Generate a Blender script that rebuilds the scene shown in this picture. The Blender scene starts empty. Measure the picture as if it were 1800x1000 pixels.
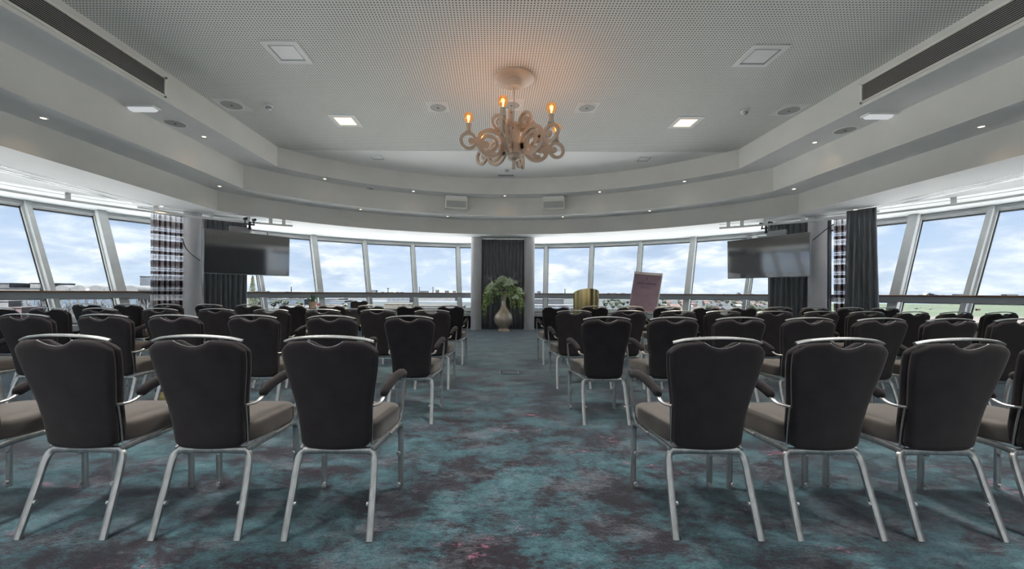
import bpy, bmesh, math, random
from mathutils import Vector, Matrix
random.seed(7)
PI = math.pi
sc = bpy.context.scene
COL = sc.collection

# ------------------------------------------------------------------ camera, sky, sun, large lights, exposure
cam = bpy.data.cameras.new('camera')
cam.sensor_width = 36.0
cam.sensor_fit = 'HORIZONTAL'
cam.lens = 36.0 * 690 / 1800
cam.shift_x = (900 - 867) / 1800
cam.shift_y = 15 / 1800
cam.clip_start, cam.clip_end = 0.05, 40000
camo = bpy.data.objects.new('camera', cam)
COL.objects.link(camo)
camo.location = (0, 0, 1.14)
camo.rotation_euler = (PI / 2, -0.005, 0)
sc.camera = camo

sc.view_settings.view_transform = 'Standard'
sc.view_settings.look = 'None'
sc.view_settings.gamma = 1
sc.view_settings.use_curve_mapping = False
sc.view_settings.exposure = 0.28
SKY_STRENGTH = 1.05
SUN_STRENGTH = 31.0
BULB_W, PANEL_W, SPOT_W, FILL_LAMP_W, REAR_W = 3.8, 75.0, 2.0, 35.0, 52.0

sc.cycles.use_denoising = True
sc.cycles.max_bounces = 12
sc.cycles.diffuse_bounces = 6
sc.cycles.glossy_bounces = 4
sc.cycles.transparent_max_bounces = 24
sc.cycles.sample_clamp_indirect = 6

world = bpy.data.worlds.new('sky')
sc.world = world
world.use_nodes = True
wt = world.node_tree
for n in list(wt.nodes): wt.nodes.remove(n)


class G:
    """small node helper"""
    def __init__(s, tree): s.t = tree
    def n(s, typ, **kw):
        node = s.t.nodes.new(typ)
        for k, v in kw.items():
            if k in ('i',):
                for kk, vv in v.items():
                    inp = node.inputs[kk]
                    if isinstance(vv, bpy.types.NodeSocket): s.t.links.new(vv, inp)
                    else: inp.default_value = vv
            else: setattr(node, k, v)
        return node
    def math(s, op, a, b=None, c=None, clamp=False):
        d = {0: a}
        if b is not None: d[1] = b
        if c is not None: d[2] = c
        return s.n('ShaderNodeMath', operation=op, use_clamp=clamp, i=d).outputs[0]
    def mix(s, f, a, b, blend='MIX'):
        m = s.n('ShaderNodeMix', data_type='RGBA', blend_type=blend)
        for idx, v in ((0, f), (6, a), (7, b)):
            if isinstance(v, bpy.types.NodeSocket): s.t.links.new(v, m.inputs[idx])
            else: m.inputs[idx].default_value = v if idx == 0 else (tuple(v) + (1,))[:4]
        return m.outputs[2]
    def ramp(s, f, stops, interp='LINEAR'):
        r = s.n('ShaderNodeValToRGB', i={0: f})
        r.color_ramp.interpolation = interp
        el = r.color_ramp.elements
        while len(el) > 1: el.remove(el[-1])
        el[0].position = stops[0][0]
        el[0].color = tuple(stops[0][1]) + (1,)
        for p, c in stops[1:]:
            e = el.new(p); e.color = tuple(c) + (1,)
        return r.outputs[0]
    def noise(s, vec, scale, detail=3, rough=.55, dist=0):
        return s.n('ShaderNodeTexNoise', i={'Vector': vec, 'Scale': scale, 'Detail': detail, 'Roughness': rough, 'Distortion': dist}).outputs[0]
    def scale(s, vec, v):
        return s.n('ShaderNodeVectorMath', operation='MULTIPLY', i={0: vec, 1: v}).outputs[0]


g = G(wt)
tc = g.n('ShaderNodeTexCoord')
sep = g.n('ShaderNodeSeparateXYZ', i={0: tc.outputs['Generated']})
zz = g.math('MAXIMUM', sep.outputs[2], 0.0)
den = g.math('ADD', zz, 0.34)
px = g.math('DIVIDE', sep.outputs[0], den)
py = g.math('DIVIDE', sep.outputs[1], den)
pl = g.n('ShaderNodeCombineXYZ', i={0: px, 1: py, 2: g.math('MULTIPLY', zz, 3.0)}).outputs[0]
big = g.noise(pl, 1.7, 7, .55, .25)
fine = g.noise(g.scale(pl, (1.0, 1.0, 1.5)), 4.2, 6, .58, .3)
cl = g.math('ADD', g.math('MULTIPLY', big, .65), g.math('MULTIPLY', fine, .35))
blue = g.ramp(zz, [(0, (.60, .70, .82)), (.12, (.46, .59, .79)), (.5, (.32, .47, .74))])
cover = g.ramp(cl, [(.40, (0, 0, 0)), (.50, (.55, .55, .55)), (.62, (1, 1, 1))])
shade = g.ramp(fine, [(.36, (.38, .47, .63)), (.46, (.56, .64, .76)), (.55, (.78, .82, .88)), (.63, (1.0, 1.0, 1.0))])
skyc = g.mix(g.math('MULTIPLY', cover, .9), blue, shade)
bg = g.n('ShaderNodeBackground', i={'Color': skyc, 'Strength': SKY_STRENGTH})
wo = g.n('ShaderNodeOutputWorld', i={0: bg.outputs[0]})

sun = bpy.data.lights.new('sun', 'SUN')
sun.energy = SUN_STRENGTH
sun.angle = math.radians(8)
sun.color = (1.0, .97, .92)
suno = bpy.data.objects.new('sun', sun)
COL.objects.link(suno)
suno.rotation_euler = (math.radians(28), 0, math.radians(-20))   # high sun behind the room

rear = bpy.data.lights.new('rear_fill', 'AREA')          # added fill lamp behind the view, before the solid back wall
rear.shape = 'RECTANGLE'; rear.size = 15; rear.size_y = 3.4
rear.energy = REAR_W; rear.color = (.93, .97, 1.0)
rearo = bpy.data.objects.new('rear_fill', rear)
COL.objects.link(rearo)
rearo.location = (.3, -2.3, 2.1); rearo.rotation_euler = (PI / 2, 0, 0)

# ------------------------------------------------------------------ mesh helpers
class MB:
    def __init__(s): s.v, s.f, s.uv = [], [], None
    def add(s, verts, faces):
        o = len(s.v)
        s.v += [tuple(p) for p in verts]
        s.f += [tuple(i + o for i in q) for q in faces]
        return s
    def box(s, x0, x1, y0, y1, z0, z1):
        return s.add([(x0, y0, z0), (x1, y0, z0), (x1, y1, z0), (x0, y1, z0), (x0, y0, z1), (x1, y0, z1), (x1, y1, z1), (x0, y1, z1)],
                     [(3, 2, 1, 0), (4, 5, 6, 7), (0, 1, 5, 4), (1, 2, 6, 5), (2, 3, 7, 6), (3, 0, 4, 7)])
    def obox(s, c, ax, ay, az, dx, dy, dz):
        c, ax, ay, az = Vector(c), Vector(ax).normalized(), Vector(ay).normalized(), Vector(az).normalized()
        vs = []
        for z in (-1, 1):
            for x, y in ((-1, -1), (1, -1), (1, 1), (-1, 1)):
                vs.append(c + ax * x * dx / 2 + ay * y * dy / 2 + az * z * dz / 2)
        return s.add(vs, [(3, 2, 1, 0), (4, 5, 6, 7), (0, 1, 5, 4), (1, 2, 6, 5), (2, 3, 7, 6), (3, 0, 4, 7)])
    def tube(s, path, rx, ry=None, n=8, up=(0, 0, 1), caps=True, squar=1.0, radii=None):
        """sweep an ellipse (squar<1: squarer) along a path"""
        ry = ry or rx
        P = [Vector(p) for p in path]
        up = Vector(up)
        o = len(s.v)
        for i, p in enumerate(P):
            t = (P[min(i + 1, len(P) - 1)] - P[max(i - 1, 0)]).normalized()
            side = t.cross(up)
            if side.length < 1e-4: side = t.cross(Vector((0, 1, 0)))
            side.normalize()
            u2 = side.cross(t).normalized()
            k = radii[i] if radii else 1
            for j in range(n):
                a = 2 * PI * (j + .5) / n
                ca, sa = math.cos(a), math.sin(a)
                ca = math.copysign(abs(ca) ** squar, ca); sa = math.copysign(abs(sa) ** squar, sa)
                s.v.append(tuple(p + side * ca * rx * k + u2 * sa * ry * k))
        for i in range(len(P) - 1):
            for j in range(n):
                a, b = o + i * n + j, o + i * n + (j + 1) % n
                s.f.append((a, b, b + n, a + n))
        if caps:
            s.f.append(tuple(o + j for j in range(n))[::-1])
            s.f.append(tuple(o + (len(P) - 1) * n + j for j in range(n)))
        return s
    def lathe(s, prof, c=(0, 0, 0), n=24, cap0=True, cap1=True):
        o = len(s.v)
        for r, z in prof:
            for j in range(n):
                a = 2 * PI * j / n
                s.v.append((c[0] + r * math.cos(a), c[1] + r * math.sin(a), c[2] + z))
        m = len(prof)
        for i in range(m - 1):
            for j in range(n):
                a, b = o + i * n + j, o + i * n + (j + 1) % n
                s.f.append((a, b, b + n, a + n))
        if cap0: s.f.append(tuple(o + j for j in range(n))[::-1])
        if cap1: s.f.append(tuple(o + (m - 1) * n + j for j in range(n)))
        return s
    def loft(s, loops, cap0=True, cap1=True):
        o = len(s.v); n = len(loops[0])
        for L in loops: s.v += [tuple(p) for p in L]
        for i in range(len(loops) - 1):
            for j in range(n):
                a, b = o + i * n + j, o + i * n + (j + 1) % n
                s.f.append((a, b, b + n, a + n))
        if cap0: s.f.append(tuple(o + j for j in range(n))[::-1])
        if cap1: s.f.append(tuple(o + (len(loops) - 1) * n + j for j in range(n)))
        return s
    def sphere(s, c, r, n=12, m=8, sz=1.0):
        prof = [(max(r * math.sin(PI * k / m), 1e-4), -r * sz * math.cos(PI * k / m)) for k in range(m + 1)]
        return s.lathe(prof, c, n)
    def arc(s, prof, a0, a1, n, cx=.3, cy=3.95, caps=True):
        """closed (R,z) profile swept about the room's centre, angles in degrees from +Y"""
        loops = []
        for i in range(n + 1):
            a = math.radians(a0 + (a1 - a0) * i / n)
            loops.append([(cx + R * math.sin(a), cy + R * math.cos(a), z) for R, z in prof])
        return s.loft(loops, caps, caps)
    def mesh(s, name, smooth=None):
        me = bpy.data.meshes.new(name)
        me.from_pydata(s.v, [], s.f)
        bm = bmesh.new(); bm.from_mesh(me)
        bmesh.ops.recalc_face_normals(bm, faces=bm.faces)
        bm.to_mesh(me); bm.free()
        if smooth is not None:
            me.polygons.foreach_set('use_smooth', [True] * len(me.polygons))
            me.set_sharp_from_angle(angle=math.radians(smooth))
        return me


def link(name, me, mat, parent=None, kind=None):
    o = bpy.data.objects.new(name, me)
    COL.objects.link(o)
    if mat and not me.materials: me.materials.append(mat)
    if parent: o.parent = parent
    if kind: o['kind'] = kind
    return o
def obj(name, mb, mat, parent=None, smooth=None, kind=None):
    return link(name, mb.mesh(name, smooth), mat, parent, kind)
def thing(name, label, cat, loc=(0, 0, 0), rz=0, group=None):
    o = bpy.data.objects.new(name, None)
    COL.objects.link(o)
    o.empty_display_size = .1
    o.location = loc; o.rotation_euler = (0, 0, rz)
    o['label'] = label; o['category'] = cat
    if group: o['group'] = group
    return o
def tag(o, label, cat, group=None):
    o['label'] = label; o['category'] = cat
    if group: o['group'] = group
    return o
def dup(root, loc, rz, label, group=None):
    r = root.copy(); COL.objects.link(r); r.location = loc; r.rotation_euler = (0, 0, rz)
    r['label'] = label
    if group: r['group'] = group
    for ch in list(root.children):
        if ch.type == 'LIGHT': continue
        c = ch.copy(); COL.objects.link(c); c.parent = r
        for gch in ch.children:
            d = gch.copy(); COL.objects.link(d); d.parent = c
    return r
def smoothpath(P, k=4):
    P = [Vector(p) for p in P]
    out = []
    for i in range(len(P) - 1):
        p0, p1, p2, p3 = P[max(i - 1, 0)], P[i], P[i + 1], P[min(i + 2, len(P) - 1)]
        for j in range(k):
            t = j / k
            out.append(.5 * ((2 * p1) + (p2 - p0) * t + (2 * p0 - 5 * p1 + 4 * p2 - p3) * t * t + (3 * p1 - p0 - 3 * p2 + p3) * t ** 3))
    out.append(P[-1])
    return out
CX, CY = .3, 3.95
def pol(R, a, z=0):
    a = math.radians(a)
    return Vector((CX + R * math.sin(a), CY + R * math.cos(a), z))

# ------------------------------------------------------------------ materials
def mat(name, color=(.8, .8, .8), rough=.5, metal=0, sheen=0, spec=.5, coat=0):
    m = bpy.data.materials.new(name); m.use_nodes = True
    b = m.node_tree.nodes['Principled BSDF']
    b.inputs['Base Color'].default_value = tuple(color) + (1,)
    b.inputs['Roughness'].default_value = rough
    b.inputs['Metallic'].default_value = metal
    b.inputs['Specular IOR Level'].default_value = spec
    b.inputs['Sheen Weight'].default_value = sheen
    b.inputs['Coat Weight'].default_value = coat
    return m
def nodes(m):
    return G(m.node_tree), m.node_tree.nodes['Principled BSDF'], m.node_tree
def noisy(m, c1, c2, scale, detail=4, bump=0, coord='Object', bscale=None, stretch=(1, 1, 1), lo=.35, hi=.65):
    g, b, t = nodes(m)
    co = g.scale(g.n('ShaderNodeTexCoord').outputs[coord], stretch)
    f = g.noise(co, scale, detail)
    t.links.new(g.ramp(f, [(lo, c1), (hi, c2)]), b.inputs['Base Color'])
    if bump:
        bn = g.n('ShaderNodeBump', i={'Height': g.noise(co, bscale or scale * 4, 3), 'Strength': bump, 'Distance': .01})
        t.links.new(bn.outputs[0], b.inputs['Normal'])
    return m
def emit(name, color, strength):
    m = bpy.data.materials.new(name); m.use_nodes = True
    t = m.node_tree; t.nodes.remove(t.nodes['Principled BSDF'])
    gg = G(t); e = gg.n('ShaderNodeEmission', i={'Color': tuple(color) + (1,), 'Strength': strength})
    t.links.new(e.outputs[0], t.nodes['Material Output'].inputs[0])
    return m
def glass(name, tint=(.95, .97, .98), refl=.08, rough=0.0):
    m = bpy.data.materials.new(name); m.use_nodes = True
    t = m.node_tree; t.nodes.remove(t.nodes['Principled BSDF'])
    gg = G(t)
    tr = gg.n('ShaderNodeBsdfTransparent', i={0: tuple(tint) + (1,)})
    gl = gg.n('ShaderNodeBsdfGlossy', i={'Color': (1, 1, 1, 1), 'Roughness': rough})
    lw = gg.n('ShaderNodeLayerWeight', i={'Blend': .25})
    f = gg.math('MULTIPLY_ADD', lw.outputs['Fresnel'], .35, refl * .25)
    mx = gg.n('ShaderNodeMixShader', i={0: f, 1: tr.outputs[0], 2: gl.outputs[0]})
    t.links.new(mx.outputs[0], t.nodes['Material Output'].inputs[0])
    return m

M = {}
M['plaster'] = noisy(mat('plaster', rough=.85), (.70, .71, .70), (.76, .77, .76), 1.2, 3, .05, bscale=60)
M['plaster_warm'] = noisy(mat('plaster_warm', rough=.85), (.68, .67, .63), (.73, .72, .68), 1.2, 3, .05, bscale=60)
M['fascia'] = noisy(mat('fascia_shade_tone', rough=.85), (.61, .61, .59), (.66, .66, .64), 1.2, 3, .05, bscale=60)  # greyer than the soffits; shade the lamps don't leave is put in the colour
M['soffit'] = noisy(mat('soffit_light_tone', rough=.85), (.75, .765, .775), (.80, .81, .815), 1.2, 3, .05, bscale=60)  # whitened so the colour stands in for light missing on the undersides
M['white'] = mat('white_paint', (.80, .81, .81), .5)
M['frame'] = noisy(mat('window_frame_paint', rough=.45), (.47, .49, .50), (.54, .56, .56), 3, 3)
M['gasket'] = mat('black_gasket', (.02, .025, .03), .6)
M['glass'] = glass('window_glass')
M['wood'] = noisy(mat('rail_wood', rough=.4), (.16, .075, .035), (.28, .14, .07), 3, 5, stretch=(1, 1, 14))
M['railgrey'] = mat('rail_grey', (.36, .39, .42), .4, .3)
M['column'] = noisy(mat('column_paint', rough=.4), (.50, .50, .53), (.54, .54, .57), 2, 2)
M['dark'] = mat('dark_recess', (.03, .033, .036), .8)
M['alu'] = noisy(mat('brushed_aluminium', rough=.38, metal=.9), (.44, .45, .46), (.58, .59, .60), 40, 4, stretch=(1, 1, .2))
M['greymetal'] = mat('grey_metal', (.32, .34, .36), .4, .6)
M['blackmetal'] = mat('black_metal', (.03, .032, .035), .45, .3)
M['clear'] = mat('clear_rubber', (.36, .39, .41), .2, 0, spec=.8)

# perforated acoustic ceiling
m = mat('perforated_ceiling', rough=.85)
g, b, t = nodes(m)
sp = g.n('ShaderNodeSeparateXYZ', i={0: g.n('ShaderNodeTexCoord').outputs['Object']})
def cell(o, step):
    f = g.math('FRACT', g.math('DIVIDE', g.math('ADD', o, 100), step))
    return g.math('POWER', g.math('SUBTRACT', f, .5), 2)
dd = g.math('SQRT', g.math('ADD', cell(sp.outputs[0], .036), cell(sp.outputs[1], .036)))
hole = g.math('LESS_THAN', dd, .26)  # flat dots; the shade inside the holes is painted dark
t.links.new(g.mix(hole, (.76, .77, .75), (.13, .14, .135)), b.inputs['Base Color'])
M['perf'] = m

# carpet
m = mat('carpet', rough=.95, sheen=.6, spec=.15)
g, b, t = nodes(m)
co = g.n('ShaderNodeTexCoord').outputs['Object']
st = g.scale(co, (1.0, 1.45, 1))
n1 = g.noise(st, 2.3, 9, .74, .35)
n2 = g.noise(g.n('ShaderNodeVectorMath', operation='ADD', i={0: st, 1: (7.3, 2.1, 0)}).outputs[0], 2.6, 8, .72, .2)
n3 = g.noise(g.scale(co, (16, 44, 1)), 1.6, 7, .82)
n4 = g.noise(g.scale(co, (60, 130, 1)), 1.5, 3, .7)
n5 = g.noise(g.n('ShaderNodeVectorMath', operation='ADD', i={0: st, 1: (1.3, 11.1, 0)}).outputs[0], 2.6, 8, .74, .3)
n6 = g.noise(g.scale(co, (14, 21, 1)), 1.3, 6, .8)
base = g.math('ADD', g.math('MULTIPLY', n1, .60), g.math('ADD', g.math('MULTIPLY', n3, .20), g.math('MULTIPLY', n6, .20)))
tone = g.ramp(base, [(.38, (.009, .006, .009)), (.470, (.019, .014, .020)), (.492, (.024, .043, .055)), (.535, (.034, .084, .102)), (.62, (.085, .17, .195))])
grey = g.math('MULTIPLY', g.ramp(g.math('ADD', g.math('MULTIPLY', n2, .7), g.math('MULTIPLY', n3, .3)), [(.51, (0, 0, 0)), (.64, (1, 1, 1))]), .6)
tone = g.mix(grey, tone, (.15, .17, .20))
pk = g.ramp(g.math('ADD', g.math('MULTIPLY', n5, .62), g.math('MULTIPLY', n6, .38)), [(.575, (0, 0, 0)), (.63, (1, 1, 1))])
tone = g.mix(g.math('MULTIPLY', pk, .75), tone, (.34, .12, .19))
fib = g.ramp(n4, [(.3, (.5, .5, .5)), (.7, (1.5, 1.5, 1.5))])
tone = g.mix(1.0, tone, fib, 'MULTIPLY')
t.links.new(tone, b.inputs['Base Color'])
bn = g.n('ShaderNodeBump', i={'Height': n4, 'Strength': .5, 'Distance': .006})
t.links.new(bn.outputs[0], b.inputs['Normal'])
M['carpet'] = m
b.inputs['Sheen Tint'].default_value = (.78, .90, 1.0, 1)
b.inputs['Sheen Roughness'].default_value = .35

M['fabric'] = noisy(mat('charcoal_fabric', rough=.8, sheen=.12, spec=.2), (.021, .017, .020), (.030, .026, .030), 9, 5, .25, bscale=500)
M['seatfabric'] = noisy(mat('lit_seat_fabric', rough=.7, sheen=.3, spec=.3), (.070, .060, .055), (.098, .087, .080), 7, 5, .2, bscale=500)  # same charcoal cloth; light on the seats painted in as paler taupe
M['curtain'] = noisy(mat('slate_curtain', rough=.65, sheen=.3), (.12, .132, .15), (.20, .215, .24), 5, 4, .2, stretch=(6, 6, .5), bscale=60)

# sheer plaid curtain (uv in metres)
m = bpy.data.materials.new('plaid_sheer'); m.use_nodes = True
t = m.node_tree; t.nodes.remove(t.nodes['Principled BSDF']); g = G(t)
su = g.n('ShaderNodeSeparateXYZ', i={0: g.n('ShaderNodeUVMap').outputs[0]})
def stripes(v, period, stops):
    return g.ramp(g.math('FRACT', g.math('DIVIDE', v, period)), [(p, (c, c, c)) for p, c in stops], 'CONSTANT')
hs = stripes(su.outputs[1], .42, [(0, .85), (.26, 0), (.36, .6), (.40, 0), (.44, .6), (.48, 0), (.56, .9), (.72, .1), (.80, .6), (.84, 0), (.90, .7)])
vs_ = stripes(su.outputs[0], .30, [(0, 0), (.20, .8), (.34, .1), (.42, .5), (.47, 0), (.66, .85), (.86, .15)])
den_ = g.math('ADD', g.math('MULTIPLY', hs, .72), g.math('MULTIPLY', vs_, .45), clamp=True)
colr = g.mix(den_, (.86, .88, .92), (.060, .032, .030))
df = g.n('ShaderNodeBsdfDiffuse', i={0: colr})
tl = g.n('ShaderNodeBsdfTranslucent', i={0: colr})
tp = g.n('ShaderNodeBsdfTransparent', i={0: g.mix(den_, (.95, .97, 1.0), (.16, .10, .10))})
m1 = g.n('ShaderNodeMixShader', i={0: .55, 1: df.outputs[0], 2: tl.outputs[0]})
m2 = g.n('ShaderNodeMixShader', i={0: g.math('MULTIPLY_ADD', den_, -.45, .68), 1: m1.outputs[0], 2: tp.outputs[0]})
t.links.new(m2.outputs[0], t.nodes['Material Output'].inputs[0])
M['plaid'] = m

M['screen'] = mat('tv_screen', (.030, .031, .033), .06)
M['screen'].node_tree.nodes['Principled BSDF'].inputs['IOR'].default_value = 2.8
M['vase'] = noisy(mat('pearl_vase', rough=.22, metal=.25, coat=.6), (.42, .34, .27), (.56, .48, .40), 4, 4)
M['gold'] = noisy(mat('brushed_brass', rough=.22, metal=1), (.36, .27, .10), (.66, .53, .27), 22, 3, stretch=(1, 1, .02))
M['chand'] = noisy(mat('cream_lacquer', rough=.4), (.40, .34, .28), (.46, .40, .33), 3, 2)
M['amber'] = glass('amber_bulb_glass', (1.0, .60, .26), .5, .02)
t = M['amber'].node_tree; g = G(t); mo = t.nodes['Material Output']
glow = g.n('ShaderNodeEmission', i={'Color': (1.0, .48, .16, 1), 'Strength': .55})      # lit bulb
old = mo.inputs[0].links[0].from_socket
ad = g.n('ShaderNodeMixShader', i={0: .5, 1: old, 2: glow.outputs[0]})
t.links.new(ad.outputs[0], mo.inputs[0])
M['filament'] = emit('filament', (1.0, .50, .14), 60)
M['lit'] = emit('lit_panel', (1.0, .74, .44), 2.0)
M['spot'] = emit('spot_led', (1.0, .82, .58), 5)
M['exitlit'] = emit('exit_lens', (.95, .98, 1.0), .5)
M['diffuser'] = mat('opal_diffuser', (.84, .85, .86), .35)
M['slat'] = mat('grille_slat', (.40, .385, .36), .5)
M['speaker'] = noisy(mat('speaker_grille', rough=.7), (.30, .31, .31), (.40, .41, .41), 90, 2)

# ------------------------------------------------------------------ room structure
A_END = 134.0
fl = MB()
ring = [pol(8.80, -A_END + 2 * A_END * i / 96) for i in range(97)]
fl.add([(p.x, p.y, 0) for p in ring] + [(p.x, p.y, -.3) for p in ring],
       [tuple(range(97)), tuple(range(193, 96, -1))] + [(i, i + 97, (i + 1) % 97 + 97, (i + 1) % 97) for i in range(97)])
floor = obj('floor', fl, M['carpet'], kind='structure')

TIERS = [(4.85, 6.48), (5.50, 6.92), (6.16, 7.55)]
ZS = [4.19, 3.77, 3.28, 2.86]
YB = -2.45
def tier_path(k):
    hw, R = TIERS[k]
    yc = CY + math.sqrt(R * R - hw * hw)
    a = math.degrees(math.asin(hw / R))
    P = [(CX - hw, YB + (yc - YB) * i / 10) for i in range(10)]
    P += [tuple(pol(R, -a + 2 * a * i / 72)[:2]) for i in range(73)]
    P += [(CX + hw, yc + (YB - yc) * i / 10) for i in range(1, 11)]
    return P
def head_path(R):
    out = []
    P = tier_path(2)
    for i, (x, y) in enumerate(P):
        if 10 <= i <= 82:
            a = math.degrees(math.atan2(x - CX, y - CY))
            out.append(tuple(pol(R, a)[:2]))
        else:
            d = math.sqrt(max(R * R - (y - CY) ** 2, 0))
            out.append((CX - d if i < 10 else CX + d, y))
    return out
paths = [tier_path(0), tier_path(1), tier_path(2), head_path(10.06)]
for k in range(3):
    A, B = paths[k], paths[k + 1]; n = len(A)
    strip = [(i, i + 1, i + 1 + n, i + n) for i in range(n - 1)]
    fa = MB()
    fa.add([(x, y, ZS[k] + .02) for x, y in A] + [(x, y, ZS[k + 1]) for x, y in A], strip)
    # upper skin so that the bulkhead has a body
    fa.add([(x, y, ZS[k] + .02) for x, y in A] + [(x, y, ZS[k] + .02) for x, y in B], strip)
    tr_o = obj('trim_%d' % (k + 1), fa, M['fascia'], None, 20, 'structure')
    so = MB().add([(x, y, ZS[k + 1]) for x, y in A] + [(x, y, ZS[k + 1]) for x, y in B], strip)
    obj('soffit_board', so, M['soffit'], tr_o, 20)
# ceiling: perforated field and smooth far panel
A = paths[0]
YP = 8.42
ce = MB()
ce.box(CX - 5.0, CX + 5.0, YB, YP, ZS[0], ZS[0] + .05)
ceiling = obj('ceiling', ce, M['perf'], kind='structure')
ce = MB().box(CX - 5.0, CX + 5.0, YP + .004, 10.6, ZS[0] - .004, ZS[0] + .05)
obj('smooth_panel', ce, M['white'], ceiling)

wb = MB().box(-9.6, 10.2, YB - .25, YB - .02, 0, 4.4)
obj('wall_back', wb, M['plaster'], kind='structure')

RS, RH, ZSILL = 8.71, 10.0, .52      # glass leans outward from sill to head
wf = MB().arc([(8.74, -.3), (8.74, .40), (9.0, .40), (9.0, -.3)], -A_END, A_END, 120)
wall_front = obj('wall_front', wf, M['dark'], kind='structure', smooth=30)
obj('sill_board', MB().arc([(8.58, .395), (8.56, .41), (8.56, .505), (8.58, .52), (8.95, .52), (8.95, .395)], -A_END, A_END, 120), M['frame'], wall_front, 30)

def Rg(z): return RS + (RH - RS) * (z - ZSILL) / (ZS[3] - ZSILL)
ANG = [-134, -125, -116, -107, -98, -90, -82, -75.5, -69, -63, -54, -45, -36, -27, -18, -9]
ANG = ANG + [-a for a in reversed(ANG)]
ANG = sorted(set(ANG))
slope = Vector((0, RH - RS, ZS[3] - ZSILL)).normalized()
def mull(win, a, thick):
    rad = math.radians(a)
    r = Vector((math.sin(rad), math.cos(rad), 0)); tt = Vector((math.cos(rad), -math.sin(rad), 0))
    ax = (r * slope.y + Vector((0, 0, 1)) * slope.z)
    nin = ax.cross(tt).normalized()
    if nin.dot(r) > 0: nin = -nin
    L = (Vector((0, RH, ZS[3])) - Vector((0, RS, ZSILL))).length + .06
    c = pol((RS + RH) / 2, a, (ZSILL + ZS[3]) / 2)
    obj('mullion', MB().obox(c + nin * .035, tt, ax, nin, .135, L, .05).obox(c + nin * .105, tt, ax, nin, .075, L, .10), M['frame'], win)
    if thick:
        obj('structural_mullion', MB().obox(c + nin * .21, tt, ax, nin, .15, L, .12), M['frame'], win)
    obj('gasket', MB().obox(c + nin * .004, tt, ax, nin, .165, L, .02), M['gasket'], win)
obj('wall_right', MB().arc([(9.15, .3), (9.15, 3.2), (9.4, 3.2), (9.4, .3)], 90, A_END, 24), M['curtain'], kind='structure', smooth=30)
for i in range(len(ANG) - 1):
    a0, a1 = ANG[i], ANG[i + 1]
    if a0 >= 90: continue
    win = bpy.data.objects.new('window_%d' % (i + 1), None); COL.objects.link(win); win['kind'] = 'structure'
    if i > 0: mull(win, a0, abs(a0) in (36, 63, 90, 116))
    am = (a0 + a1) / 2
    half = math.radians((a1 - a0) / 2)
    rad = math.radians(am)
    r = Vector((math.sin(rad), math.cos(rad), 0)); tt = Vector((math.cos(rad), -math.sin(rad), 0))
    ax = (r * slope.y + Vector((0, 0, 1)) * slope.z); nin = -ax.cross(tt).normalized()
    if nin.dot(r) > 0: nin = -nin
    def pane(z0, z1):
        vs = []
        for off in (0, -.008):
            for z, s_ in ((z0, -1), (z0, 1), (z1, 1), (z1, -1)):
                R = Rg(z)
                p = pol(R * math.cos(half), am, z) + tt * s_ * R * math.sin(half) + nin * off
                vs.append(p)
        return MB().add(vs, [(0, 1, 2, 3), (7, 6, 5, 4), (0, 4, 5, 1), (1, 5, 6, 2), (2, 6, 7, 3), (3, 7, 4, 0)])
    obj('pane', pane(ZSILL, 1.05), M['glass'], win)
    obj('pane', pane(1.05, ZS[3]), M['glass'], win)
    def cross(z, h, d, w_in, name, material, off):
        R = Rg(z)
        c = pol(R * math.cos(half), am, z) + nin * off
        obj(name, MB().obox(c, tt, ax, nin, 2 * R * math.sin(half), h, d), material, win)
    cross(2.80, .14, .10, 0, 'head_frame', M['frame'], .045)
    cross(2.715, .02, .03, 0, 'gasket', M['gasket'], .01)
    cross(.57, .12, .08, 0, 'sill_frame', M['frame'], .04)
    cross(1.055, .10, .08, 0, 'transom', M['frame'], .04)
    cross(.985, .018, .03, 0, 'gasket', M['gasket'], .01)

rail = obj('trim_4', MB().arc([(8.60, 1.0), (8.60, 1.112), (8.76, 1.112), (8.76, 1.0)], -A_END, A_END, 140), M['railgrey'], kind='structure', smooth=30)
obj('wooden_cap', MB().arc([(8.575, 1.112), (8.57, 1.12), (8.57, 1.135), (8.58, 1.142), (8.785, 1.142), (8.785, 1.112)], -A_END, A_END, 140), M['wood'], rail, 30)
for a in range(-126, 127, 9):
    a_ = a + 4.5
    c = pol(8.80, a_, 1.05); rad = math.radians(a_)
    if abs(a_) < 127:
        obj('bracket', MB().obox(pol(8.85, a_, 1.05), (math.cos(rad), -math.sin(rad), 0), (math.sin(rad), math.cos(rad), 0), (0, 0, 1), .04, .22, .05), M['railgrey'], rail)

def column(a, R, rr):
    c = pol(R, a)
    o = obj('column', MB().lathe([(rr + .012, 0), (rr + .012, .05), (rr, .055), (rr, 2.86)], (c.x, c.y, 0), 40), M['column'], kind='structure', smooth=35)
for a in (-56.0, -5.75, 5.65, 55.5): column(a, 8.30, .165)

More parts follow.
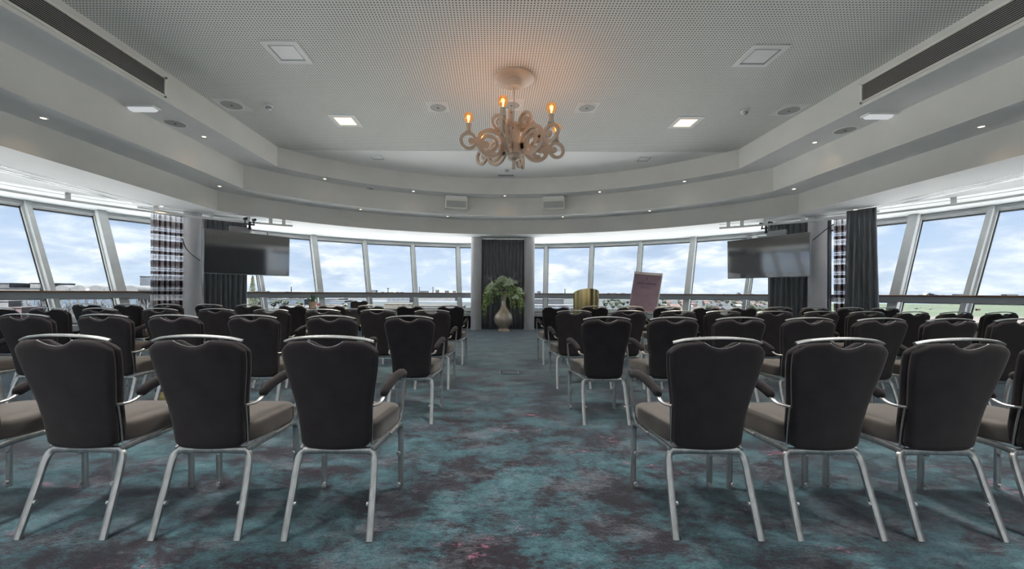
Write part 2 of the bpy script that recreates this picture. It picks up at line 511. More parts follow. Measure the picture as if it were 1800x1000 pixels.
# ------------------------------------------------------------------ curtains
def curtain(label, a0, a1, R, z0, z1, pleats, amp, material, group=None, uvs=False, flare=0.0):
    nu, nv = pleats * 8, 14
    mb = MB(); us = []
    arclen = math.radians(abs(a1 - a0)) * R
    ph = random.random() * 6
    for j in range(nv + 1):
        v = j / nv; z = z0 + (z1 - z0) * v
        for i in range(nu + 1):
            u = i / nu
            w = math.sin(u * pleats * 2 * PI + ph + .5 * math.sin(v * 3 + u * 9)) * amp * (1 - .45 * v)
            w += .35 * amp * math.sin(u * pleats * 1.37 * PI + 1.3 + 2 * v) * (1 - v)
            if v > .94: w = math.sin(u * pleats * 4 * PI + ph) * amp * .55
            uu = u + flare * (1 - v) * (u - .5) + .004 * math.sin(5 * v + 13 * u)
            p = pol(R + w, a0 + (a1 - a0) * uu, z)
            mb.v.append(tuple(p)); us.append((u * arclen * 1.6, z))
    for j in range(nv):
        for i in range(nu):
            a = j * (nu + 1) + i
            mb.f.append((a, a + 1, a + nu + 2, a + nu + 1))
    me = bpy.data.meshes.new('curtain'); me.from_pydata(mb.v, [], mb.f)
    uvl = me.uv_layers.new(name='UVMap')
    for lp in me.loops: uvl.data[lp.index].uv = us[lp.vertex_index]
    me.polygons.foreach_set('use_smooth', [True] * len(me.polygons))
    o = link('curtain', me, material)
    md = o.modifiers.new('solid', 'SOLIDIFY'); md.thickness = .004
    tag(o, label, 'curtain', group)
    return o
curtain('sheer brown and white plaid curtain beside the column behind the speaker table', -60.6, -56.6, 8.46, .02, 2.80, 8, .035, M['plaid'], uvs=True)
curtain('slate grey pleated curtain hanging behind the television on the speaker table side', -54.6, -48.2, 8.46, .02, 2.82, 9, .065, M['curtain'])
curtain('dark slate curtain hanging between the two middle columns behind the vase', -6.3, 6.2, 8.42, .02, 2.838, 17, .065, M['curtain'])
curtain('slate grey pleated curtain behind the television on the flip chart side', 48.7, 54.4, 8.46, .02, 2.82, 8, .065, M['curtain'])
curtain('narrow dark curtain edge squeezed between column and sheer plaid curtain', 56.15, 56.75, 8.50, .02, 2.81, 3, .03, M['curtain'])
curtain('sheer brown and white plaid curtain partly covered by a grey curtain, flip chart side', 57.1, 60.6, 8.46, .02, 2.80, 9, .035, M['plaid'], uvs=True)
curtain('grey pleated curtain hanging in front of the flip chart side plaid curtain', 59.6, 62.9, 7.98, .02, 2.84, 6, .05, M['curtain'], flare=.25)
def track(name, label, pts, w, h):
    o = obj(name, MB().tube(pts, w, h, 4, squar=.4), M['white']); return tag(o, label, 'curtain track')
track('curtain_track', 'short white curtain track above the middle curtain between columns', [pol(8.42, a, 2.850) for a in (-6, -3, 0, 3, 6)], .02, .009)
track('curtain_track', 'white curtain track at soffit above plaid curtain beside speaker table side column', [pol(8.52, a, 2.835) for a in range(-62, -47, 2)], .02, .02)
track('curtain_track', 'white curtain track at soffit above plaid curtain on flip chart side', [pol(8.52, a, 2.835) for a in range(48, 63, 2)], .02, .02)

# ------------------------------------------------------------------ chairs
CH_G = 'charcoal banquet chairs in rows'
def panel(T, yo, win, ztop_off, notch=True):
    us = [-1, -.985, -.95, -.89, -.8, -.65, -.5, -.40, -.35, -.29, -.2, -.1, 0]
    us = us + [-u for u in reversed(us[:-1])]
    ts = [0, .008, .025, .055, .1, .2, .3, .42, .54, .66, .78, .87, .925, .96, .982, .994, 1]
    def w(z):
        K = [(.36, .158), (.42, .166), (.50, .170), (.60, .178), (.68, .193), (.76, .209), (.84, .220), (.89, .219), (.95, .212)]
        for (z0, w0), (z1, w1) in zip(K, K[1:]):
            if z <= z1:
                q = (z - z0) / (z1 - z0); q = max(q, 0)
                return w0 + (w1 - w0) * q
        return K[-1][1]
    def sm(z): return (w(z - .03) + 2 * w(z) + w(z + .03)) / 4
    F, Bk = [], []
    for t_ in ts:
        for u in us:
            au = abs(u)
            cr = max(0, (au - .74) / .26) ** 2.2
            zt = ztop_off - .020 * u * u - .040 * cr
            x_ = u * .215
            if notch and abs(x_) < .082: zt -= .034 * (1 - (x_ / .082) ** 2)
            zb = .378 + .010 * u * u + .028 * cr
            z = zb + (zt - zb) * t_
            x = u * (sm(z) - win)
            s_ = (z - .38) / .55
            y = -.150 - .125 * (max(s_, 0) ** 1.25) + yo + .018 * u * u * (.4 + s_)
            H = zt - zb
            f = min(1, (1 - au) * .2 / (T * .5), t_ * H / (T * .5), (1 - t_) * H / (T * .5))
            d = T / 2 * math.sqrt(max(0, 1 - (1 - f) ** 2))
            F.append((x, y + d, z)); Bk.append((x, y - d, z))
    n, m_ = len(us), len(ts)
    mb = MB(); mb.v = F + Bk; o = n * m_
    for j in range(m_ - 1):
        for i in range(n - 1):
            a = j * n + i
            mb.f.append((a, a + 1, a + n + 1, a + n)); mb.f.append((o + a, o + a + n, o + a + n + 1, o + a + 1))
    border = [i for i in range(n)] + [j * n + n - 1 for j in range(1, m_)] + [(m_ - 1) * n + i for i in range(n - 2, -1, -1)] + [j * n for j in range(m_ - 2, 0, -1)]
    for a, b_ in zip(border, border[1:] + border[:1]):
        mb.f.append((a, o + a, o + b_, b_))
    me = mb.mesh('panel', 70)
    bm = bmesh.new(); bm.from_mesh(me); bmesh.ops.remove_doubles(bm, verts=bm.verts, dist=1e-5); bm.to_mesh(me); bm.free()
    me.polygons.foreach_set('use_smooth', [True] * len(me.polygons))
    return me

def yback(z): return -.150 - .125 * (max((z - .38) / .55, 0) ** 1.25)

def make_chair(bumpers=True):
    r = thing('banquet_chair', '', 'chair', group=CH_G)
    br = link('backrest', panel(.042, -.020, .0, .925), M['fabric'], r)
    link('back_cushion', panel(.046, .020, .004, .919), M['fabric'], r)
    # silver top bar, piping of the hand hole and side strips
    P = []
    for i in range(17):
        u = -1 + i / 8
        z = .938 - .020 * u * u - .006 * max(0, abs(u) - .8) / .2
        P.append((u * .203, yback(z) - .004 + .018 * u * u * 1.4, z))
    tb = obj('top_bar', MB().tube(P, .015, .0075, 8), M['alu'], r, 50)
    P = []
    for i in range(13):
        x = -.08 + .16 * i / 12
        z = .921 - .020 * (x / .215) ** 2 - .034 * (1 - (x / .082) ** 2)
        P.append((x, yback(z) - .026, z + .001))
    obj('piping', MB().tube(P, .0028, .0028, 5), M['alu'], br, 60)
    for s in (-1, 1):
        P = [(s * (.165 + .014 * k / 5), yback(.40 + .2 * k / 5) + .006, .40 + .2 * k / 5) for k in range(6)]
        obj('side_strip', MB().tube(P, .004, .006, 6), M['alu'], br, 50)
    # seat
    def outl(sc_, z, grow=0):
        pts = []
        for k in range(40):
            a = 2 * PI * k / 40
            ca, sa = math.cos(a), math.sin(a)
            ca = math.copysign(abs(ca) ** .42, ca); sa = math.copysign(abs(sa) ** .42, sa)
            y = .055 + .215 * sa * sc_
            hw = (.207 + .026 * sa)
            pts.append((ca * hw * sc_, y + .012 * (1 - ca * ca) * (sa > 0), z))
        return pts
    L = [outl(.955, .398), outl(.985, .402), outl(1.0, .414), outl(1.0, .462), outl(.985, .480), outl(.94, .491), outl(.8, .497), outl(.45, .500)]
    st = obj('seat', MB().loft(L), M['seatfabric'], r, 60)
    # frame: crossbar, rails, legs
    obj('crossbar', MB().tube([(-.165, -.150, .366), (-.08, -.150, .368), (.08, -.150, .368), (.165, -.150, .366)], .012, .016, 8, squar=.5), M['alu'], r, 50)
    for s in (-1, 1):
        P = smoothpath([(s * .155, -.150, .366), (s * .176, -.156, .352), (s * .186, -.170, .315), (s * .190, -.205, .20), (s * .196, -.272, 0)], 4)
        lg = obj('leg', MB().tube(P, .0155, .011, 8, up=(0, 1, .3), squar=.55), M['alu'], r, 50)
        if bumpers:
            obj('bumper', MB().tube([(s * .176, -.222, .145), (s * .166, -.222, .145)], .009, .009, 10), M['clear'], lg, 50)
        P = smoothpath([(s * .206, .02, .386), (s * .218, .17, .388), (s * .221, .205, .372), (s * .222, .218, .33), (s * .223, .220, .18), (s * .224, .222, 0)], 4)
        lg = obj('leg', MB().tube(P, .0105, .0155, 8, up=(s, 0, 0), squar=.55), M['alu'], r, 50)
        if bumpers:
            for z in (.03, .21):
                obj('bumper', MB().tube([(s * .214, .205, z), (s * .214, .192, z)], .012, .012, 10, up=(0, 0, 1)), M['clear'], lg, 50)
        obj('side_rail', MB().tube([(s * .172, -.16, .372), (s * .19, -.08, .384), (s * .207, .03, .386)], .009, .014, 8, squar=.55), M['alu'], r, 50)
        # arm
        P = smoothpath([(s * .204, -.105, .624), (s * .218, -.045, .660), (s * .236, .045, .689), (s * .247, .12, .690), (s * .250, .185, .670)], 5)
        nn = len(P)
        rad = [min(1, .45 + 1.1 * math.sin(PI * min(max(k / (nn - 1), .0), 1)) ** .6) for k in range(nn)]
        rad = [min(1.0, x) for x in rad]
        arm = obj('armrest', MB().tube(P, .0205, .026, 12, radii=rad), M['fabric'], r, 70)
        P = smoothpath([(s * .182, -.195, .598), (s * .200, -.150, .597), (s * .207, -.115, .607), (s * .210, -.085, .628)], 4)
        obj('arm_bracket', MB().tube(P, .010, .007, 8), M['alu'], arm, 50)
        P = smoothpath([(s * .246, .10, .664), (s * .251, .168, .660), (s * .251, .19, .640), (s * .240, .197, .53), (s * .231, .200, .44), (s * .226, .185, .405), (s * .222, .15, .392)], 4)
        obj('arm_support', MB().tube(P, .0065, .010, 8), M['alu'], arm, 50)
    return r

ORD = ['', 'first', 'second', 'third', 'fourth', 'fifth', 'sixth', 'seventh', 'eighth', 'ninth', 'tenth']
ROWN = ['rearmost row', 'second rearmost row', 'second row from windows', 'front row by windows']
LEFT = [(2.07, [-.757, -1.367, -1.98, -2.60]),
        (3.66, [-.729, -1.394, -2.084, -2.754, -3.40, -4.07, -4.74]),
        (4.91, [-.721, -1.361, -2.008, -2.642, -3.282, -3.949, -4.65, -5.304, -5.90]),
        (6.51, [-.679, -1.313, -1.947, -2.58, -3.216, -3.877, -4.529, -5.19, -5.824, -6.476])]
RIGHT = [(2.09, [1.051, 1.62, 2.185, 2.745]),
         (3.68, [.985, 1.572, 2.163, 2.769, 3.39, 3.986, 4.588]),
         (4.93, [.970, 1.611, 2.217, 2.79, 3.40, 3.97, 4.54, 5.12, 5.67, 6.24]),
         (6.52, [.996, 1.621, 2.192, 2.79, 3.406, 3.995, 4.574, 5.135, 5.69, 6.286])]
chair0 = make_chair(True)
first = True
random.seed(11)
for side, rows, word in ((-1, LEFT, 'speaker table side'), (1, RIGHT, 'flip chart side')):
    for ri, (Y, xs) in enumerate(rows):
        for ci, X in enumerate(xs):
            rz = math.radians(random.uniform(-1.5, 1.5))
            if side > 0 and ri in (2,) and X > 4.8: rz += math.radians(5)
            y = Y + random.uniform(-.02, .02) + (.0 if side < 0 else .018 * ci if ri == 2 else 0)
            if ri == 0: rz *= .4; y = Y
            lab = 'charcoal armchair, %s from the aisle in %s, %s' % (ORD[ci + 1], ROWN[ri], word)
            if first:
                chair0.location = (X, y, 0); chair0.rotation_euler = (0, 0, rz); chair0['label'] = lab; first = False
            else:
                dup(chair0, (X, y, 0), rz, lab, CH_G)
pc = dup(chair0, (-3.48, 9.95, 0), PI, 'charcoal armchair facing the rows from behind the speaker desk')
del pc['group']

# ------------------------------------------------------------------ televisions on the hanging rail
RAIL_L = [(-8.05, 4.6), (-7.95, 5.3), (-7.72, 6.35), (-7.30, 7.25), (-6.70, 8.08), (-6.05, 8.68), (-5.62, 8.99), (-5.17, 9.30), (-4.86, 9.49)]
for s, word in ((-1, 'speaker table side'), (1, 'flip chart side')):
    mx = (lambda x: x) if s < 0 else (lambda x: 2 * CX - x)
    rr = thing('hanging_rail', 'white ceiling rail with brackets carrying the television, %s' % word, 'rail')
    P = smoothpath([(mx(x), y, 2.735) for x, y in RAIL_L], 5)
    obj('rail_tube', MB().tube(P, .022, .022, 8, squar=.6), M['white'], rr, 50)
    P2 = [p + Vector((0, 0, .085)) for p in P]
    obj('tension_wire', MB().tube(P2, .004, .004, 5), M['greymetal'], rr, 50)
    for i in (1, 8, 13, 19, 24, 30, 34, 37):
        p = P[min(i, len(P) - 2)]; q = P[min(i, len(P) - 2) + 1]
        d = (q - p).normalized()
        obj('bracket', MB().obox((p.x, p.y, 2.79), d, d.cross(Vector((0, 0, 1))), (0, 0, 1), .075, .03, .145), M['white'], rr)
    tv = thing('television', 'large flat black television hung from ceiling rail, %s' % word, 'television', ((-5.56, 8.95, 2.0) if s < 0 else (6.33, 9.12, 2.0)),
               math.radians(-50.5 + 180 if False else (50.3 if s < 0 else -60)), 'televisions')
    tv.rotation_euler = (math.radians(1.5), 0, tv.rotation_euler.z)
    W_, H_ = 1.73, .95
    # local x along the screen, -y faces the audience
    c_ = MB().box(-W_ / 2, W_ / 2, -.02, .03, -H_ / 2, H_ / 2).box(-W_ / 2 + .3, W_ / 2 - .3, .03, .07, -H_ / 2 + .1, H_ / 2 - .25)
    obj('casing', c_, M['greymetal'], tv)
    obj('screen', MB().box(-W_ / 2 + .008, W_ / 2 - .008, -.024, -.018, -H_ / 2 + .016, H_ / 2 - .008), M['screen'], tv)
    obj('logo_strip', MB().box(-.06, .06, -.026, -.02, -H_ / 2 + .003, -H_ / 2 + .012), M['blackmetal'], tv)
    obj('mount_bar', MB().box(-.42, .42, .00, .04, .53, .565).box(-.40, -.37, .01, .04, .46, .54).box(.37, .40, .01, .04, .46, .54), M['greymetal'], tv)
    obj('mount_plate', MB().box(-.40 if s < 0 else 0, .02 if s < 0 else .40, .035, .05, .44, .60), M['greymetal'], tv)
    pz = .735
    obj('mount_arm', MB().tube([(0, .02, .55), (0, .02, pz)], .025, .025, 10).box(-.03, .03, -.01, .05, .57, .60), M['blackmetal'], tv, 40)
    tr = MB().box(-.1, .1, .0, .04, .66, .69)
    for q in (-.09, .09):
        tr.tube([(q, -.035, .79), (q, .075, .79)], .032, .032, 12); tr.box(q - .012, q + .012, .03, .04, .68, .80)
    obj('trolley', tr, M['blackmetal'], tv, 40)
    # cable
    if s < 0: P = [(-6.66, 8.40, 2.27), (-6.52, 8.32, 2.06), (-6.36, 8.28, 1.92), (-6.17, 8.26, 1.79)]
    else: P = [(7.32, 8.44, 2.66), (7.20, 8.42, 2.59), (6.98, 8.39, 2.43), (6.80, 8.36, 2.30)]
    tag(obj('cable', MB().tube(smoothpath(P, 5), .010, .010, 6), M['blackmetal'], None, 60), 'thin black cable looping past the column to television, %s' % word, 'cable')

# ------------------------------------------------------------------ ceiling fittings
def square_light(x, y, lit, label, size=.46, inner=.32, z=ZS[0], watt=None):
    r = thing('ceiling_light', label, 'ceiling light', (x, y, z), 0, 'square ceiling lights')
    h, k = size / 2, inner / 2
    fr = MB()
    for (a, b_, c, d) in ((-h, h, -h, -k), (-h, h, k, h), (-h, -k, -k, k), (k, h, -k, k)):
        fr.box(a, b_, c, d, -.010, .0)
    obj('frame', fr, M['white'], r)
    ln = .008
    lip = MB()
    for (a, b_, c, d) in ((-k, k, -k, -k + ln), (-k, k, k - ln, k), (-k, -k + ln, -k, k), (k - ln, k, -k, k)):
        lip.box(a, b_, c, d, -.014, -.001)
    obj('inner_rim', lip, M['greymetal'] if not lit else M['white'], r)
    obj('diffuser', MB().box(-k + ln, k - ln, -k + ln, k - ln, -.006, -.001), M['lit'] if lit else M['diffuser'], r)
    if lit:
        li = bpy.data.lights.new('panel_light', 'AREA'); li.shape = 'SQUARE'; li.size = inner - .03
        li.energy = watt or PANEL_W; li.spread = math.radians(100); li.color = (1, .94, .86) if watt else (1, .84, .62)
        lo = bpy.data.objects.new('panel_light', li); COL.objects.link(lo); lo.parent = r; lo.location = (0, 0, -.02)
    return r
square_light(-2.64, 5.00, False, 'unlit square ceiling panel over the speaker table side chairs')
square_light(3.40, 5.03, False, 'unlit square ceiling panel over the flip chart side chairs')
square_light(-2.64, 6.98, True, 'glowing warm square downlight on the speaker table side of the chandelier')
square_light(3.40, 6.98, True, 'glowing warm square downlight on the flip chart side of the chandelier')
square_light(-2.63, 8.84, False, 'small square panel in smooth ceiling strip, speaker table side', .30, .24, ZS[0] - .004)
square_light(3.39, 8.87, False, 'small square panel in smooth ceiling strip, flip chart side', .30, .24, ZS[0] - .004)

for x_, y_, w in ((-2.64, 3.0, 'speaker table side, third from the windows'), (3.40, 3.0, 'flip chart side, third from the windows'), (-2.64, 1.0, 'speaker table side, over the rearmost row'),
                  (3.40, 1.0, 'flip chart side, over the rearmost row'), (.38, 2.6, 'middle of the ceiling, over the aisle'), (-2.64, -1.0, 'speaker table side, by the rear wall'), (3.40, -1.0, 'flip chart side, by the rear wall')):
    square_light(x_, y_, True, 'added square fill lamp, %s' % w, watt=FILL_LAMP_W)  # unseen lamps, added out of view to brighten carpet and chairs
def round_speaker(x, y, z, rr, label, grp, plate=True):
    r = thing('ceiling_speaker', label, 'speaker', (x, y, z), 0, grp)
    obj('trim_ring', MB().lathe([(rr, 0), (rr, -.010), (rr * .87, -.014), (rr * .87, -.004)], n=32), M['white'], r, 40)
    obj('grille', MB().lathe([(rr * .87, -.004), (rr * .87, -.010), (rr * .5, -.013), (.01, -.014)], n=32), M['speaker'], r, 40)
    obj('centre_cap', MB().lathe([(.018, -.012), (.016, -.018), (.004, -.019)], n=12), M['dark'], r, 40)
    if plate: obj('mounting_plate', MB().box(-rr * 1.18, rr * 1.18, -rr * 1.18, rr * 1.18, -.003, 0), M['plaster'], r)
    return r
GS = 'round ceiling speakers'
round_speaker(-.92, 6.45, ZS[0], .155, 'round grey ceiling speaker beside the chandelier, speaker table side', GS)
round_speaker(1.52, 6.44, ZS[0], .155, 'round grey ceiling speaker beside the chandelier, flip chart side', GS)
round_speaker(.28, 6.36, ZS[0], .155, 'round grey ceiling speaker directly behind the chandelier bulbs', GS)
round_speaker(-4.28, 6.40, ZS[0], .18, 'large round speaker by the grille bulkhead edge, speaker table side', GS)
round_speaker(4.88, 6.50, ZS[0], .18, 'large round speaker by the grille bulkhead edge, flip chart side', GS)
GR = 'round soffit speakers'
round_speaker(-4.98, 6.13, ZS[1], .16, 'dark round soffit speaker beyond the emergency light, speaker table side', GR, False)
round_speaker(5.60, 6.26, ZS[1], .16, 'dark round soffit speaker beyond the emergency light, flip chart side', GR, False)
round_speaker(-3.12, 9.92, ZS[1], .11, 'small round vent in the curved soffit, speaker table side', GR, False)
round_speaker(3.76, 10.07, ZS[1], .11, 'small round vent in the curved soffit, flip chart side', GR, False)

def detector(x, y, z, label, k=1.0):
    r = thing('smoke_detector', label, 'smoke detector', (x, y, z), 0, 'smoke detectors')
    obj('base', MB().lathe([(.07 * k, 0), (.07 * k, -.012), (.06 * k, -.02), (.048 * k, -.02)], n=24), M['white'], r, 40)
    obj('sensor_head', MB().lathe([(.046 * k, -.018), (.046 * k, -.045), (.036 * k, -.06), (.012 * k, -.066)], n=24), M['greymetal'], r, 40)
detector(-3.70, 6.44, ZS[0], 'smoke detector on perforated ceiling above the speaker table side', 1.0)
detector(4.17, 6.53, ZS[0], 'smoke detector on perforated ceiling above the flip chart side', 1.0)
detector(.32, 9.65, ZS[0] - .004, 'smoke detector on the smooth ceiling strip behind the chandelier', 1.1)
r = thing('air_vent', 'flat white air vent in the smooth ceiling behind the chandelier', 'vent', (.31, 10.12, ZS[0] - .004))
obj('vent_frame', MB().box(-.22, .22, -.08, .08, -.012, 0), M['white'], r)
for k in range(4): obj('slat', MB().box(-.20, .20, -.06 + k * .035, -.045 + k * .035, -.02, -.012), M['greymetal'], r)

for x, y, w in ((-5.01, 5.60, 'speaker table side'), (5.60, 5.72, 'flip chart side')):
    r = thing('emergency_light', 'white rectangular emergency light under the upper soffit, %s' % w, 'emergency light', (x, y, ZS[1]), 0, 'emergency lights')
    obj('housing', MB().box(-.20, .20, -.07, .07, -.025, 0), M['white'], r)
    obj('lens', MB().loft([[(-.18, -.055, -.025), (.18, -.055, -.025), (.18, .055, -.025), (-.18, .055, -.025)], [(-.165, -.035, -.06), (.165, -.035, -.06), (.165, .035, -.06), (-.165, .035, -.06)]]), M['exitlit'], r)

spots = [(-4.92, 6.66, 1, 'upper side soffit, speaker table side', 1), (5.54, 6.78, 1, 'upper side soffit, flip chart side', 1),
         (-3.98, 9.18, 1, 'upper curved soffit, speaker table side end', 0), (-2.14, 10.32, 1, 'upper curved soffit beside the wall speaker box, speaker table side', 0),
         (.30, 10.70, 1, 'upper curved soffit right above the vase', 1), (2.81, 10.33, 1, 'upper curved soffit beside the wall speaker box, flip chart side', 0),
         (4.6, 9.35, 1, 'upper curved soffit, flip chart side end', 0),
         (-5.58, 4.86, 2, 'middle side soffit near camera, speaker table side', 1), (-5.56, 7.96, 2, 'middle side soffit near the corner, speaker table side', 0),
         (6.17, 4.97, 2, 'middle side soffit near camera, flip chart side', 1), (6.08, 7.95, 2, 'middle side soffit near the corner, flip chart side', 0),
         (-3.42, 10.10, 2, 'middle curved soffit, speaker table side end', 0), (-1.29, 11.0, 2, 'middle curved soffit beside the middle column, speaker table side', 0),
         (1.94, 11.0, 2, 'middle curved soffit beside the middle column, flip chart side', 0), (4.07, 10.20, 2, 'middle curved soffit, flip chart side end', 0),
         (-6.70, 7.92, 3, 'lower soffit at the slot diffuser end, speaker table side', 1), (7.30, 7.92, 3, 'lower soffit at the slot diffuser end, flip chart side', 1)]
for x, y, tier, w, warm in spots:
    if y > 8.6:
        q_ = (Vector((x - CX, y - CY))).normalized() * (6.66 if tier == 1 else 7.2); x, y = CX + q_.x, CY + q_.y
    z = ZS[tier]
    r = thing('spotlight', 'tiny recessed spotlight in the %s' % w, 'spotlight', (x, y, z), 0, 'tiny recessed soffit spotlights')
    obj('rim', MB().lathe([(.045, 0), (.045, -.005), (.030, -.006), (.030, 0)], n=16), M['white'], r, 40)
    obj('lamp', MB().lathe([(.030, -.001), (.028, -.004), (.004, -.005)], n=12), M['spot'], r, 40)
    li = bpy.data.lights.new('spot_light', 'SPOT'); li.energy = SPOT_W * (1.0 if warm else .5); li.color = (1, .70, .42) if warm else (1, .86, .68)
    li.spot_size = math.radians(110); li.spot_blend = .6; li.shadow_soft_size = .03
    lo = bpy.data.objects.new('spot_light', li); COL.objects.link(lo); lo.parent = r; lo.location = (0, 0, -.015)

for a, w, tilt in ((-11.2, 'speaker table side', 1), (11.2, 'flip chart side', -1)):
    p = pol(6.83, a, 3.55)
    r = thing('wall_speaker', 'small beige speaker box on the curved bulkhead, %s' % w, 'speaker', (p.x, p.y, 3.545), -math.radians(a) * 1.0, 'bulkhead speaker boxes')
    obj('cabinet', MB().loft([[(-.29, -.14, -.13), (.29, -.14, -.13), (.29, .06, -.13), (-.29, .06, -.13)], [(-.29, -.20, .14), (.29, -.20, .14), (.29, .06, .14), (-.29, .06, .14)]]), M['plaster_warm'], r)
    obj('grille', MB().loft([[(-.265, -.146, -.115), (.265, -.146, -.115), (.265, -.13, -.115), (-.265, -.13, -.115)], [(-.265, -.183, .05), (.265, -.183, .05), (.265, -.16, .05), (-.265, -.16, .05)]]), M['speaker'], r)
    obj('bracket', MB().box(-.27, .27, -.16, .05, .14, .19), M['white'], r)

# long grilles in the side bulkheads
for s, y1, w in ((1, 5.40, 'speaker table side'), (-1, 5.48, 'flip chart side')):
    X = CX - s * 4.85
    y0 = .6
    r = thing('air_grille', 'long dark slatted air grille in the side bulkhead, %s' % w, 'grille', (X, 0, 0), 0, 'long air grilles')
    def bx(a, b_, *q): return MB().box(min(X * 0 + s * a, s * b_), max(s * a, s * b_), *q)
    obj('backing', bx(.001, .006, y0, y1, 3.835, 4.075), M['dark'], r)
    fr = MB()
    for q in ((y0 - .03, y1 + .03, 4.07, 4.095), (y0 - .03, y1 + .03, 3.815, 3.84), (y0 - .03, y0, 3.815, 4.095), (y1, y1 + .03, 3.815, 4.095)):
        fr.box(min(0, s * .02), max(0, s * .02), *q)
    obj('grille_frame', fr, M['plaster_warm'], r)
    for k in range(11):
        z = 3.85 + k * .0213
        obj('slat', MB().add([(s * .006, y0, z), (s * .017, y0, z - .006), (s * .017, y0, z - .001), (s * .006, y0, z + .005), (s * .006, y1, z), (s * .017, y1, z - .006), (s * .017, y1, z - .001), (s * .006, y1, z + .005)],
                             [(0, 1, 2, 3), (7, 6, 5, 4), (0, 4, 5, 1), (1, 5, 6, 2), (2, 6, 7, 3), (3, 7, 4, 0)]), M['slat'], r)
    for k in range(1, 8):
        y = y1 - k * .62
        obj('mullion_bar', MB().box(min(s * .004, s * .010), max(s * .004, s * .010), y - .008, y + .008, 3.84, 4.07), M['dark'], r)
# linear slot diffusers in the lower soffit
for s, w in ((-1, 'speaker table side'), (1, 'flip chart side')):
    for X, wd, lab, yb in ((-6.80, .018, 'thin dark slot diffuser nearest the bulkhead', 7.8), (-7.06, .05, 'wider twin slot diffuser in the lower soffit', 7.6)):
        X = X if s < 0 else 2 * CX - X
        r = thing('slot_diffuser', '%s, %s' % (lab, w), 'diffuser', (X, 0, ZS[3]), 0, 'slot diffusers')
        obj('slot_frame', MB().box(-wd - .012, wd + .012, 1.5, yb, -.004, 0), M['greymetal'], r)
        obj('slot', MB().box(-wd * .45, wd * .2 if wd > .03 else wd * .5, 1.5, yb - .01, -.006, -.003), M['dark'], r)

# ------------------------------------------------------------------ chandelier
ch = thing('chandelier', 'cream chandelier of cut-out ring scrolls with six glowing amber bulbs', 'chandelier', (.28, 5.56, 0))
obj('canopy', MB().lathe([(.285, 4.19), (.285, 4.165), (.27, 4.16), (.10, 4.158), (.10, 4.08), (.085, 4.055), (.02, 4.05)], n=40), M['chand'], ch, 40)
obj('suspension_rod', MB().tube([(0, 0, 4.06), (0, 0, 3.4)], .008, .008, 8), M['chand'], ch, 40)
obj('body', MB().lathe([(.03, 3.56), (.06, 3.53), (.085, 3.46), (.092, 3.40), (.080, 3.30), (.075, 3.25), (.105, 3.24), (.105, 3.10), (.085, 3.095), (.085, 3.04), (.055, 3.02), (.026, 3.01), (.026, 2.90), (.015, 2.895)], n=32), M['chand'], ch, 40)
def ring_plate(mb, cx, cz, ro, wd, th, a0=0, a1=360, n=36):
    """flat ring standing in the local x-z plane"""
    full = abs(a1 - a0) >= 359.9
    loops = []
    for i in range(n + (0 if full else 1)):
        a = math.radians(a0 + (a1 - a0) * i / n)
        c, s_ = math.cos(a), math.sin(a)
        ri = ro - wd
        loops.append([(cx + ro * c, -th / 2, cz + ro * s_), (cx + ro * c, th / 2, cz + ro * s_), (cx + ri * c, th / 2, cz + ri * s_), (cx + ri * c, -th / 2, cz + ri * s_)])
    if full: loops.append(loops[0]); mb.loft(loops, False, False)
    else: mb.loft(loops)
    return mb
arm_me = MB()
ring_plate(arm_me, .335, 3.225, .205, .055, .034)
ring_plate(arm_me, .360, 3.215, .130, .042, .034, -30, 290)
ring_plate(arm_me, .655, 3.225, .125, .042, .034)
for cx_, cz_, rr_ in ((.405, 3.20, .045), (.535, 3.225, .045), (.615, 3.225, .043)):
    arm_me.tube([(cx_, -.018, cz_), (cx_, .018, cz_)], rr_, rr_, 20, up=(0, 0, 1))
arm_me.box(.06, .20, -.017, .017, 3.13, 3.22)
arm_me.box(.43, .56, -.017, .017, 3.205, 3.245)
arm_mesh = arm_me.mesh('arm', 40)
up_me = MB()
ring_plate(up_me, .215, 3.53, .118, .040, .030)
ring_plate(up_me, .205, 3.53, .060, .026, .030, -60, 240)
up_me.box(.07, .13, -.015, .015, 3.43, 3.50)
up_mesh = up_me.mesh('upper_scroll', 40)
cand = MB().lathe([(.026, 3.345), (.042, 3.352), (.042, 3.365), (.034, 3.37), (.034, 3.465), (.028, 3.47)], (.655, 0, 0), 20).mesh('candle_sleeve', 40)
bulb = MB().lathe([(.024, 3.462), (.024, 3.482), (.044, 3.495), (.060, 3.518), (.067, 3.548), (.060, 3.582), (.040, 3.606), (.014, 3.616), (.002, 3.617)], (.655, 0, 0), 20).mesh('bulb', 60)
fila = MB()
for q in (-.012, 0, .012):
    fila.tube([(.655 + q, .006 * (q != 0), 3.51), (.655 + q, .006 * (q != 0), 3.565)], .0032, .0032, 6)
fila.tube([(.655, 0, 3.47), (.655, 0, 3.51)], .006, .006, 8)
fila = fila.mesh('filament', 60)
for k in range(6):
    ang = math.radians(-15 + 60 * k)           # measured from -Y towards +X
    rz = math.atan2(-math.cos(ang), math.sin(ang))
    arm = link('arm', arm_mesh, M['chand'], ch); arm.rotation_euler.z = rz
    us_ = link('upper_scroll', up_mesh, M['chand'], ch); us_.rotation_euler.z = rz
    link('candle_sleeve', cand, M['chand'], arm)
    link('bulb', bulb, M['amber'], arm)
    link('filament', fila, M['filament'], arm)
    li = bpy.data.lights.new('bulb_light', 'POINT'); li.energy = BULB_W; li.color = (1, .62, .30); li.shadow_soft_size = .03
    lo = bpy.data.objects.new('bulb_light', li); COL.objects.link(lo); lo.parent = ch
    lo.location = (.655 * math.cos(rz), .655 * math.sin(rz), 3.545)

